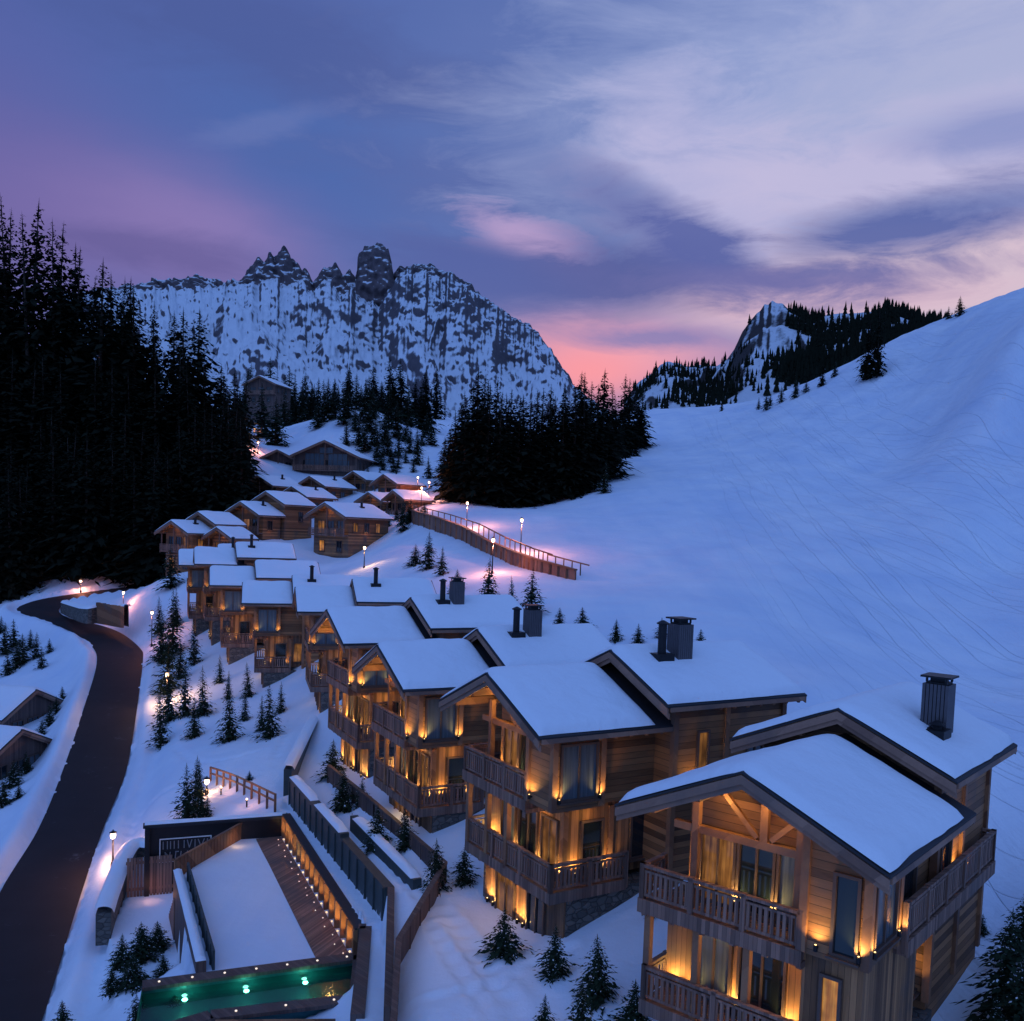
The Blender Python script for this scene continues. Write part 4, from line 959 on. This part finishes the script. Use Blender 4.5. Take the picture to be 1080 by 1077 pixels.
# lit boarded wall under the snow strip
A0, A1 = atz(301,883,ZC), atz(377,1010,ZC)
dv = (A1-A0); dv.z = 0; Lw = dv.length; dv.normalize(); nv_ = Vector((dv.y,-dv.x,0))
if nv_.x > 0: nv_ = -nv_                     # towards the courtyard
root = empty('boarded_wall', A0, math.atan2(dv.y, dv.x), 'boarded retaining wall with golden uplights along the snowy courtyard', 'wall')
side = 1 if (Matrix.Rotation(-math.atan2(dv.y,dv.x),3,'Z')@nv_).y > 0 else -1
hw_ = ZS-ZC
mb = MB(); mb.box(-.2, Lw, 0, -side*.25, -.3, hw_+.05); mb.build('wall', M['board'], root)
mb = MB(); mb.box(-.25, Lw+.1, side*.16, -side*.3, hw_+.055, hw_+.13); mb.build('coping', M['membrane'], root)
mb = MB()
NL = 15
for i in range(NL+1): mb.box(Lw*i/NL-.09, Lw*i/NL+.09, side*.003, side*.22, -.05, hw_+.05)
mb.build('posts', M['beam'], root)
for i in range(NL):
    u = Lw*(i+.5)/NL
    mb = MB(); mb.lathe((u, side*.2, .05), [(.035,0),(.04,.02),(.02,.04)], 8); mb.build('uplight', M['bulb'], root)
    slight((u, side*.24, .1), 95, (1,.60,.17), root, (0,-side,0))
mb = MB(); mb.box(-.1, Lw, side*.26, side*1.65, -.02, .05); mb.build('timber_floor', M['rail'], root)
mb = MB()
for i in range(17): mb.lathe((Lw*(i+.5)/17, side*(.5+.14*(i % 2)), .05), [(.028,0),(.03,.02),(.015,.035)], 6)
mb.build('floor_lights', M['tiny'], root)
# the same wall goes on round the pool end
ext = [A1, atz(385,1010,ZC), atz(381,1058,ZC), atz(376,1110,ZC)]
root2 = empty('pool_side_wall', A1, 0, 'plain end wall between the pool and the snowy path above', 'wall'); mb = MB()
for a, b_ in zip(ext[:-1], ext[1:]): mb.bar(a-A1+Vector((0,0,hw_/2-.2)), b_-A1+Vector((0,0,hw_/2-.2)), .5, hw_+.75)
mb.build('wall', M['oldwood'], root2)
# stepped dark retaining wall with snow caps
P0, P1 = atz(305,849,ZS), atz(403,971,ZS)
root = empty('retaining_wall', P0, 0, 'stepped dark panel retaining wall capped with snow between path and chalets', 'wall')
o0 = P0.copy()
dw = (P1-P0); dw.z = 0; Lr_ = dw.length; dw.normalize(); nr = Vector((-dw.y, dw.x, 0))
if nr.x < 0: nr = -nr
def q(s, off_, z): v = dw*s+nr*off_; return Vector((v.x, v.y, z))
body = MB(); caps = MB()
segs = [(0,.30,0,.0),(.30,.62,.0,.0),(.55,1.0,.9,.1)]
ht = 1.75
def slab(mb, a, b_, t, z0, z1): mb.bar(Vector((a.x,a.y,(z0+z1)/2)), Vector((b_.x,b_.y,(z0+z1)/2)), t, z1-z0)
slab(body, q(-.2,.25,0), q(Lr_*.62,.25,0), .45, -.4, ht-.05); slab(body, q(Lr_*.615,.25,0), q(Lr_+.1,.25,0), .44, -.4, ht-.25)
slab(body, q(Lr_*.5,1.35,0), q(Lr_+.6,1.35,0), .40, -.4, ht+.12)
K = 14
for i in range(K+1): 
    c = q(Lr_*i/K, -.015, 0); slab(body, c-dw*.04, c+dw*.04, .06, 0, ht-.3)
body.build('wall_panels', M['greenwall'], root)
def capstrip(s0, s1, off_, wdt, z, T=.22, seed=0):
    a, b_ = q(s0,off_,z), q(s1,off_,z); n = max(6, int((s1-s0)/.35)); V = []
    for i in range(n+1):
        for j in range(9):
            v = -1+2*j/8; e = min(1, min(i, n-i)/1.5)
            p = a.lerp(b_, i/n)+nr*(v*wdt/2); hh = T*max(0,(1-abs(v)**3.0))**.5*max(.02,e**.5)*(1+.25*mnoise.noise((i*.4+seed,v,2)))
            V.append((p.x,p.y,z+hh+.002))
    n0 = len(caps.v); caps.add(V, [tuple(f) for f in gridfaces(n+1,9).tolist()])
capstrip(-.1, Lr_*.29, .25, .55, ht-.05, seed=1); capstrip(Lr_*.33, Lr_*.61, .25, .55, ht-.05, seed=2); capstrip(Lr_*.53, Lr_+.45, 1.35, .52, ht+.12, seed=3)
# upper arm of the wall running back towards the fourth chalet
U0, U1_ = atz(303,822,-15.6)-o0, atz(330,766,-15.4)-o0
dirU = (U1_-U0); 
b2 = MB(); b2.bar(Vector((U0.x,U0.y,1.0)), Vector((U1_.x,U1_.y,1.15)), .45, 2.0); b2.build('wall_panels', M['greenwall'], root)
n = 30; V = []
nu_ = Vector((-dirU.y, dirU.x, 0)).normalized()
for i in range(n+1):
    for j in range(9):
        v = -1+2*j/8; p = U0.lerp(U1_, i/n)+nu_*v*.42; V.append((p.x, p.y, 2.0+.15*i/n+.26*math.sqrt(max(0,1-abs(v)**3))))
caps.add(V, [tuple(f) for f in gridfaces(n+1,9).tolist()])
caps.build('snow_caps', M['snow'], root, True)
rl = MB()
pts = [q(-.4,2.5,0), q(Lr_*.5,2.5,0), q(Lr_+.9,2.5,0), atz(420,1010,ZT)-o0, atz(414,1110,ZT)-o0]
for a, b_ in zip(pts[:-1], pts[1:]):
    za, zb = (H1(a.x+o0.x, a.y+o0.y)-o0.z), (H1(b_.x+o0.x, b_.y+o0.y)-o0.z)
    za = max(za, 1.3); zb = max(zb, 1.3)
    a2, b2_ = Vector((a.x,a.y,za)), Vector((b_.x,b_.y,zb))
    rl.bar(a2+Vector((0,0,.35)), b2_+Vector((0,0,.35)), .10, .95); rl.bar(a2+Vector((0,0,.87)), b2_+Vector((0,0,.87)), .22, .08)
    k = max(2, int((b2_-a2).length/1.3))
    for i in range(k+1):
        c = a2.lerp(b2_, i/k); rl.box(c.x-.08, c.x+.08, c.y-.08, c.y+.08, c.z-.4, c.z+.82)
rl.build('handrail', M['oldwood'], root)
# dark parapet along the near end of the path
a, b_ = atz(403,972,ZS)-o0, atz(397,1110,ZS)-o0
pb = MB(); pb.bar(Vector((a.x+.35,a.y,.6)), Vector((b_.x+.35,b_.y,.6)), .3, 1.9); pb.build('parapet', M['oldwood'], root)

# sign wall
S0, S1 = atz(158,872,-17.1), atz(302,861.5,-17.1)
ds = S1-S0; ds.z = 0; LS = ds.length; ths = math.atan2(ds.y, ds.x)
root = empty('sign_wall', (S0.x,S0.y,ZL), ths, 'black portal wall with a white framed sign at the courtyard end', 'sign')
hs = -17.1-ZL
mb = MB(); mb.box(0, LS*.215, -.12, .3, -.2, hs-.05); mb.box(LS*.215, LS, -.1, .28, 2.3, hs-.06); mb.box(-.25, 0, -.5, .3, -.2, hs-.04); mb.box(LS*.1, LS*.46, -.11, .28, .9, 2.35); mb.build('wall', M['blacksteel'], root)
mb = MB(); mb.box(-.35, LS+.1, -.22, .45, hs-.035, hs+.10); mb.build('coping', M['membrane'], root)
snow_sheet('snow_cover', -.3, LS+.05, .3, .14, root, hs+.1, -.12, slope=.0, nu=40, nv=9)
def onS(px, py):
    v = ray(px, py); nn = Vector((ds.y,-ds.x,0)).normalized(); k = (S0.dot(nn))/(Vector(v).dot(nn)); p = Vector(v)*k
    r_ = p-Vector((S0.x,S0.y,ZL)); return r_.x*math.cos(ths)+r_.y*math.sin(ths), r_.z
(xa, za), (xb, zb) = onS(168,908), onS(223,880)
za = min(za, zb-1.35)
fm = MB(); y = -.16; t = .05
for (x0,x1,z0,z1) in ((xa,xb,zb-t,zb),(xa,xb,za,za+t),(xa,xa+t,za+t,zb-t),(xb-t,xb,za+t,zb-t)): fm.box(x0,x1,y-.02,y+.04,z0,z1)
sg = fm.build('sign_frame', M['white'], root)
lt = MB(); hh = zb-za; wdt = xb-xa
def stroke(x0, z0, x1, z1): lt.bar(Vector((xa+x0*wdt,y,za+z0*hh)), Vector((xa+x1*wdt,y,za+z1*hh)), .05, .035, up=(0,1,0))
for x in (.07,.15,.21,.47): stroke(x,.55,x,.88)
stroke(.28,.55,.28,.88); stroke(.36,.55,.36,.88); stroke(.53,.88,.57,.55); stroke(.57,.55,.62,.88); stroke(.68,.55,.68,.88); stroke(.74,.88,.80,.55); stroke(.8,.55,.86,.88); stroke(.92,.55,.92,.88)
for x in (.10,.19,.30,.40,.52,.63,.76,.88): stroke(x,.14,x+.015,.42)
stroke(.10,.42,.16,.28); stroke(.30,.42,.37,.42); stroke(.63,.14,.7,.42)
lt.build('lettering', M['dullwhite'], sg)
# board fence in front of the sign wall
Fa, Fb = atz(186,925,ZC), atz(254,885,ZC); df = Fb-Fa; 
root = empty('board_fence', Fa, math.atan2(df.y, df.x), 'slanting board fence climbing in front of the sign', 'fence')
mb = MB(); LF_ = df.length; k = 20
for i in range(k):
    u = LF_*(i+.5)/k; mb.box(u-LF_/k*.44, u+LF_/k*.44, -.03, .03, -.1, .86+.04*random.random())
mb.build('boards', M['beam'], root)
mb = MB(); mb.box(-.05, LF_+.05, -.07, .07, .905, .98); 
for u in (0, LF_*.33, LF_*.66, LF_): mb.box(u-.06, u+.06, .035, .12, -.1, .9)
mb.build('fence_frame', M['beam'], root); plight(Vector((LF_*.8, -.5, .35)), 5, (1,.55,.2), .05, root)
# low wall on the other side of the snow deck
Fa, Fb = atz(187,926,ZC), atz(212,1026,ZC); df = Fb-Fa; Ld = df.length; r_ = math.atan2(df.y, df.x)
root = empty('low_wall', Fa, r_, 'low snow-capped wall along the dark side of the courtyard', 'wall')
mb = MB(); mb.box(0, Ld, -.2, .2, ZL-ZC-.1, .42); mb.build('wall', M['oldwood'], root)
mb = MB(); mb.box(.1, Ld-.1, .45, .55, -.05, .8); 
for i in range(8): mb.box(Ld*(i+.5)/8-.06, Ld*(i+.5)/8+.06, .40, .449, -.05, .86)
mb.build('inner_rail', M['greenwall'], root)
snow_sheet('snow_cover', .02, Ld-.02, .24, .14, root, .42, 0, slope=0, nu=40, nv=9)
# curved stone wall with a snow cap
pth = [(160,892),(148,891),(138,894),(131,904),(126,916),(120,932),(114,948),(109,964)]
W_ = [atz(px, py, -19.6) for px, py in pth]; W_ = catmull(W_, 4)
root = empty('stone_wall', (W_[0].x, W_[0].y, ZL), 0, 'curved stone wall with a thick pink-lit snow cap beside the road lamp', 'wall'); o1 = root.location.copy()
mb = MB(); V = []
for i, p in enumerate(W_):
    t = (W_[min(i+1,len(W_)-1)]-W_[max(i-1,0)]).normalized(); n_ = Vector((-t.y,t.x,0))
    for s, z in ((-.35,-.3),(-.35,-19.6-ZL),(.35,-19.6-ZL),(.35,-.3)): c = p+n_*s-o1; V.append((c.x,c.y,z))
m_ = len(W_); mb.add(V, [(i*4+k, i*4+(k+1)%4, (i+1)*4+(k+1)%4, (i+1)*4+k) for i in range(m_-1) for k in range(4)]+[(0,1,2,3),((m_-1)*4+3,(m_-1)*4+2,(m_-1)*4+1,(m_-1)*4)])
mb.build('wall', M['stone'], root)
V = []
for i, p in enumerate(W_):
    t = (W_[min(i+1,m_-1)]-W_[max(i-1,0)]).normalized(); n_ = Vector((-t.y,t.x,0))
    for j in range(11):
        v = -1+2*j/10; c = p+n_*v*.5-o1; V.append((c.x, c.y, -19.6-ZL+.01+.36*math.sqrt(max(0,1-v*v))*(1+.15*mnoise.noise((i*.3,v,4)))))
npmesh('snow_cap', np.array(V), gridfaces(m_, 11), M['snow'], True, root)
# sunken yard: timber boarding, steps, shrubs
p = atz(205,990,ZL)
root = empty('timber_steps', (p.x-.2,p.y,ZL), r_, 'timber steps in the dark sunken yard beside the snow deck', 'steps')
mb = MB()
for i in range(7): mb.box(-3+i*.42, -3+i*.42+.4, -.8, .8, -.1, .22+i*.3)
mb.build('treads', M['rail'], root); plight(Vector((-1.5,-1.3,1.8)), 9, (1,.45,.18), .08, root)
p = atz(150,945,ZL); root = empty('timber_screen', (p.x,p.y,ZL), ths, 'brown timber screen behind the curved stone wall', 'fence')
mb = MB()
for i in range(14): mb.box(-.8+i*.17, -.8+i*.17+.14, -.04, .04, -.1, 2.2)
mb.build('boards', M['rail'], root)
mb = MB(); mb.box(-.85, 1.65, .05, .15, .3, .45); mb.box(-.85, 1.65, .05, .15, 1.8, 1.95); mb.build('rails', M['beam'], root)
plight(Vector((.4,-.9,.5)), 8, (1,.42,.25), .08, root)
for i, (px, py, hp) in enumerate(((150,1012,44),(128,1020,40),(166,1000,32),(140,1040,38),(172,1030,30),(118,1045,30))):
    pxtree(px, py, hp, 'n%d' % (i % 4), 'dark bushy spruce crowding the sunken yard beside the pool', 'bushy spruces of the sunken yard', wide=1.5, base=atz(px, py, ZL))
# pool
root = empty('swimming_pool', atz(265,1042,ZC), 0, 'outdoor pool with green underwater lamps in front of the courtyard', 'pool'); o2 = root.location.copy()
pc = [atz(150,1043,ZC), atz(381,1012,ZC), atz(377,1057,ZC), atz(222,1075,ZC), atz(140,1100,ZC)]
loc = [p-o2 for p in pc]
mb = MB(); mb.add([(p.x,p.y,-1.45) for p in loc], [tuple(range(5))])
for i in range(5):
    a, b_ = loc[i], loc[(i+1)%5]; mb.add([(a.x,a.y,-1.45),(b_.x,b_.y,-1.45),(b_.x,b_.y,.1),(a.x,a.y,.1)], [(0,1,2,3)])
mb.build('basin', M['pooltile'], root)
mb = MB(); mb.add([(p.x,p.y,-.22) for p in loc], [(4,3,2,1,0)]); mb.build('water', M['water'], root)
mb = MB(); dots = MB()
for i in range(4):
    a, b_ = Vector(loc[i]), Vector(loc[i+1]); mb.bar(a+Vector((0,0,.12)), b_+Vector((0,0,.12)), .66, .14)
    k = int((b_-a).length/(1.15 if i == 0 else 1.6))
    for j in range(k):
        c = a.lerp(b_, (j+.5)/k); dots.lathe((c.x,c.y,.19), [(.04,0),(.05,.03),(.02,.05)], 8)
mb.build('coping', M['oldwood'], root); dots.build('rim_lights', M['tiny'], root)
a, b_ = Vector(loc[0]), Vector(loc[1]); inn = Vector((b_.y-a.y, -(b_.x-a.x), 0)).normalized()
for s in (.18,.45,.72):
    c = a.lerp(b_, s)+inn*.25
    mb = MB(); mb.lathe((c.x,c.y,-.55), [(.09,-.05),(.11,0),(.09,.05)], 10); mb.build('underwater_lamp', M['green'], root)
    plight(Vector((c.x,c.y,-.6))+inn*.3, 48, (.2,1,.6), .1, root); plight(Vector((c.x,c.y,-.1))+inn*.4, 6, (.2,1,.55), .1, root)
# planked deck edge in front of the pool
p0_, p1_ = atz(228,1080,ZC+.1), atz(352,1079,ZC+.1); dd = p1_-p0_
root = empty('deck', p0_, math.atan2(dd.y, dd.x), 'plank deck edge in front of the pool', 'deck')
mb = MB(); mb.box(0, dd.length, -2.4, 0, -.1, .06); mb.build('planks', M['rail'], root)
mb = MB(); mb.box(-.05, dd.length+.05, .005, .12, -.25, .1); mb.build('edge_beam', M['beam'], root)
snow_sheet('snow_cover', .6, dd.length, .9, .2, root, .07, 1.35, slope=0, nu=30, nv=20)

# rail path with its little lights
ra, rb2 = ground(222,824), ground(290,860)
root = empty('rail_fence', ra, 0, 'wooden rail fence beside the lit snow path', 'fence')
mb = MB(); pl = MB(); k = 9
for i in range(k+1):
    p = ra.lerp(rb2, i/k); p.z = H1(p.x,p.y); c = p-ra; mb.box(c.x-.06, c.x+.06, c.y-.06, c.y+.06, c.z-.3, c.z+1.0)
    if i:
        for h in (.55,.95): mb.bar(pr+Vector((0,0,h)), c+Vector((0,0,h)), .07, .11)
    pr = c
mb.build('rails', M['beam'], root)
for s in (.35,.75):
    p = ra.lerp(rb2, s); p = Vector((p.x-.5, p.y-.5, 0)); p.z = H1(p.x,p.y)
    o = empty('path_light', p, 0, 'small bollard light on the rail path, %s' % ('upper one' if s < .5 else 'lower one beside the black wall'), 'path light')
    mb = MB(); mb.lathe((0,0,-.2), [(.05,0),(.05,.55),(.08,.57),(.08,.6)], 8); mb.build('post', M['metal'], o)
    mb = MB(); mb.lathe((0,0,.41), [(.05,0),(.06,.05),(.03,.1)], 8); mb.build('bulb', M['globe'], o); plight(Vector((0,0,.75)), 22, (1,.42,.24), .06, o)
# rock island inside the hairpin with its timber retaining wall
isl = [atz(62,644,-13.6), atz(86,656,-13.8), atz(106,658.5,-14.1), atz(128,664,-14.2)]; isl = catmull(isl, 5)
root = empty('timber_retaining_wall', isl[0], 0, 'rock and timber retaining wall inside the hairpin, lit pink', 'wall'); o3 = isl[0].copy()
mb = MB(); m2 = len(isl); V = []
for i, p in enumerate(isl):
    hgt_ = (1.0+1.2*i/m2)+.3*mnoise.noise((i*.9,2,2))
    for yy, z in ((.35,-.4),(.5,hgt_),(1.6,hgt_+.25),(1.7,-.4)): c = p-o3; V.append((c.x+yy*.15, c.y+yy, z))
mb.add(V, [(i*4+k, (i+1)*4+k, (i+1)*4+k+1, i*4+k+1) for i in range(m2-1) for k in range(3)]); mb.build('rocks', M['stone'], root)
pb = MB(); c0 = isl[9]-o3; c1 = isl[-1]-o3
for i in range(22):
    c = c0.lerp(c1, i/21); pb.box(c.x-.2, c.x+.2, c.y+.15, c.y+.32, -.4, 2.3+.15*random.random())
pb.build('planks', M['beam'], root)
V = []
for i, p in enumerate(isl):
    for j in range(7):
        yy = .4+1.9*j/6; c = p-o3; V.append((c.x+yy*.15, c.y+yy, (1.0+1.2*i/m2)+.12+.35*math.sqrt(max(0,1-abs(2*j/6-1)**2.5))+.15*mnoise.noise((i*.6,j*.5,1))))
npmesh('snow_cap', np.array(V), gridfaces(m2,7), M['snow'], True, root)

# ------------------------------------------------------------------ mountains
def fbm(x, y, s, oct_=6, ridged=True, seed=0., ls=.55):
    v = 0; a = 1; tot = 0
    for o in range(oct_):
        n_ = mnoise.noise((x/s, y/s, seed+o*3.3)); v += a*((1-abs(n_)*2) if ridged else n_); tot += a; a *= ls; s *= .5
    return v/tot
def mountain(name, sky, foot, d0, d1, nu, nv, mat, lb, expo=1.25, seed=0, jag=0.0, gully=70., terr=(3.5,.8), rough=30., relief=0.0, wl=120.):
    # a rock face: gullies running down it, cliff bands with ledges between them, broken small relief
    x0, x1 = sky[0][0], sky[-1][0]; sx = [p[0] for p in sky]; sy = [p[1] for p in sky]
    V = []; N = mnoise.noise
    for i in range(nu):
        px = x0+(x1-x0)*i/(nu-1)
        py = float(np.interp(px, sx, sy)) + jag*(N((px*.11,seed,1))+.7*N((px*.31,seed,5))); fy = float(np.interp(px, [p[0] for p in foot], [p[1] for p in foot]))
        zr = ray(px, py)[2]*d1; zf = ray(px, fy)[2]*d0; a = ray(px, 500)[0]; ax = a*d1
        for j in range(nv):
            t = j/(nv-1)*1.2; tt = min(t, 1); d = d0+(d1-d0)*t
            warp = 40*N((ax/160, t*2.2, seed+2))+18*N((ax/50, t*5, seed+4))
            # terraces
            ph = terr[0]*t+1.1*N((ax/210, t*1.3, seed+6))+.35*N((ax/60, t*3, seed+7))+ax/700
            bandamp = terr[1]*max(0, min(1, .55+1.3*N((ax/170, t*2, seed+11))))
            tq = tt + bandamp/(2*math.pi*terr[0])*math.sin(2*math.pi*ph)*math.sin(math.pi*tt)**.5
            tq = max(0, min(1, tq))
            if t <= 1: b_ = zf+(zr-zf)*tq**expo; env = math.sin(math.pi*tt)**.6*(.25+.75*tt)
            else: b_ = zr-(t-1)*(d1-d0)*1.3; env = .2
            sl = ax+warp*1.6+t*wl*1.5*N((ax/400, .3, seed+14))+t*wl*.5
            g1 = 1-2*abs(N((sl/wl, t*.8, seed+1))); g2 = 1-2*abs(N(((sl-t*wl*.6)/(wl*.3), t*1.6, seed+3)))
            rg = fbm(ax, t*(d1-d0)*.55, 60, 5, False, seed+5, .58)
            z = b_+env*(gully*(.7*g1+.3*g2-.35)+rough*rg)
            if t < 1: z = min(z, ray(px, py)[2]*d-(1-t)*1.5)
            dd = d+relief*(N((ax/22, z/22, seed+8))+.6*N((ax/9, z/9, seed+9)))
            V.append((a*d, dd, z))
    o = npmesh(name, np.array(V), gridfaces(nu, nv), mat); return tag(o, lb, 'mountain', kind='structure')
SKY1 = [(60,310),(120,298),(165,295),(210,291),(235,298),(250,294),(262,282),(268,272),(274,275),(280,266),(286,271),(292,262),(298,262),(303,272),(309,276),(315,286),(320,284),(326,297),(334,284),(342,280),(350,280),(358,290),(364,283),(370,292),(373,270),(378,260),(388,256),(397,257),(404,264),(408,280),(410,290),(416,281),(424,282),(432,276),(440,280),(447,278),(458,286),(470,287),(478,293),(490,299),(496,307),(510,317),(525,327),(540,336),(552,342),(562,350),(570,362),(580,374),(590,388),(600,404),(615,420),(640,436)]
# front face of the range, then its towers set back from it
FACE = [(60,316),(165,305),(235,304),(262,300),(285,298),(300,304),(315,297),(326,308),(335,298),(345,302),(355,314),(366,304),(373,318),(395,323),(408,306),(416,291),(432,289),(470,293),(500,312),(540,338),(562,352),(580,376),(600,406),(640,438)]
mountain('mountain', FACE, [(60,470),(250,468),(460,468),(640,470)], 1000, 1650, 640, 300, M['mountain'], 'snow and rock face of the mountain range', expo=1.25, seed=3, jag=6, gully=80, terr=(1.7,.85), rough=55, relief=7, wl=240)
TOW = [(60,312)]+[(px, py) for px, py in SKY1 if 165 <= px <= 600]+[(640,440)]
mountain('mountain', TOW, [(60,330),(165,318),(262,318),(300,322),(345,330),(372,334),(405,332),(470,312),(540,350),(580,392),(640,450)], 1672, 1745, 760, 90, M['tower'], 'jagged rock towers on the crest of the mountain range', expo=.6, seed=8, jag=3.5, gully=16, terr=(2.0,.55), rough=24, relief=15, wl=34)
SKY2 = [(655,425),(668,405),(680,397),(690,388),(697,383),(704,385),(718,387),(735,386),(750,386),(760,380),(768,368),(776,350),(783,338),(789,329),(793,326),(797,319),(801,320),(805,316),(810,320),(816,321),(824,329),(835,334),(850,336),(862,333),(880,331),(900,329),(920,327),(940,331),(958,336),(980,342),(1010,345),(1060,350)]
mountain('forest_hill', SKY2, [(655,440),(760,436),(860,410),(960,365),(1060,360)], 480, 800, 320, 110, M['hillrock'], 'steep snowy hill with dark woods behind the ski slope', expo=1.05, seed=12, gully=22, terr=(2.5,.7), rough=20, wl=60)
# the wood on that hill
hill = bpy.data.objects['forest_hill']; hv = np.array([v.co for v in hill.data.vertices]).reshape(320,110,3)
mb = MB(); HR = random.Random(9)
for k in range(5200):
    i = HR.randrange(4,316); j = HR.randrange(2,90); p = hv[i,j]; px = 655+405*i/319
    dens = np.interp(px, [655,700,760,800,812,830,870,960,1060], [.3,.35,.5,.3,.3,.85,1,1,1])*np.interp(j/109*1.25, [0,.4,.75,1.0], [1,1,.8,.55 if px > 830 else .15])
    if 784 < px < 822 and j > 50: continue
    if mnoise.noise((p[0]*.02, p[1]*.02, 3)) + HR.random() < 1.05-dens: continue
    h = HR.uniform(6,12)*(.75 if px < 800 else 1.0); r_ = h*.2; c = Vector(p)+Vector((HR.uniform(-1,1), HR.uniform(-1,1), -.6))
    for (z0, z1, rr) in ((.05,.55,1.0),(.35,.8,.72),(.62,1.05,.45)):
        n = 5; a0 = HR.random()*6
        vs = [c+Vector((math.cos(a0+6.283*q_/n)*r_*rr*HR.uniform(.7,1.2), math.sin(a0+6.283*q_/n)*r_*rr*HR.uniform(.7,1.2), h*z0)) for q_ in range(n)]+[c+Vector((0,0,h*z1))]
        mb.add(vs, [(q_,(q_+1)%n,n) for q_ in range(n)])
mb.build('hill_forest', M['fneedle'], None, label='far dark conifer wood on the hill behind the ski slope', cat='forest', kind='stuff')
sc.view_settings.view_transform = 'Standard'; sc.view_settings.look = 'None'; sc.view_settings.exposure = 0; sc.view_settings.gamma = 1
sc.cycles.use_denoising = True
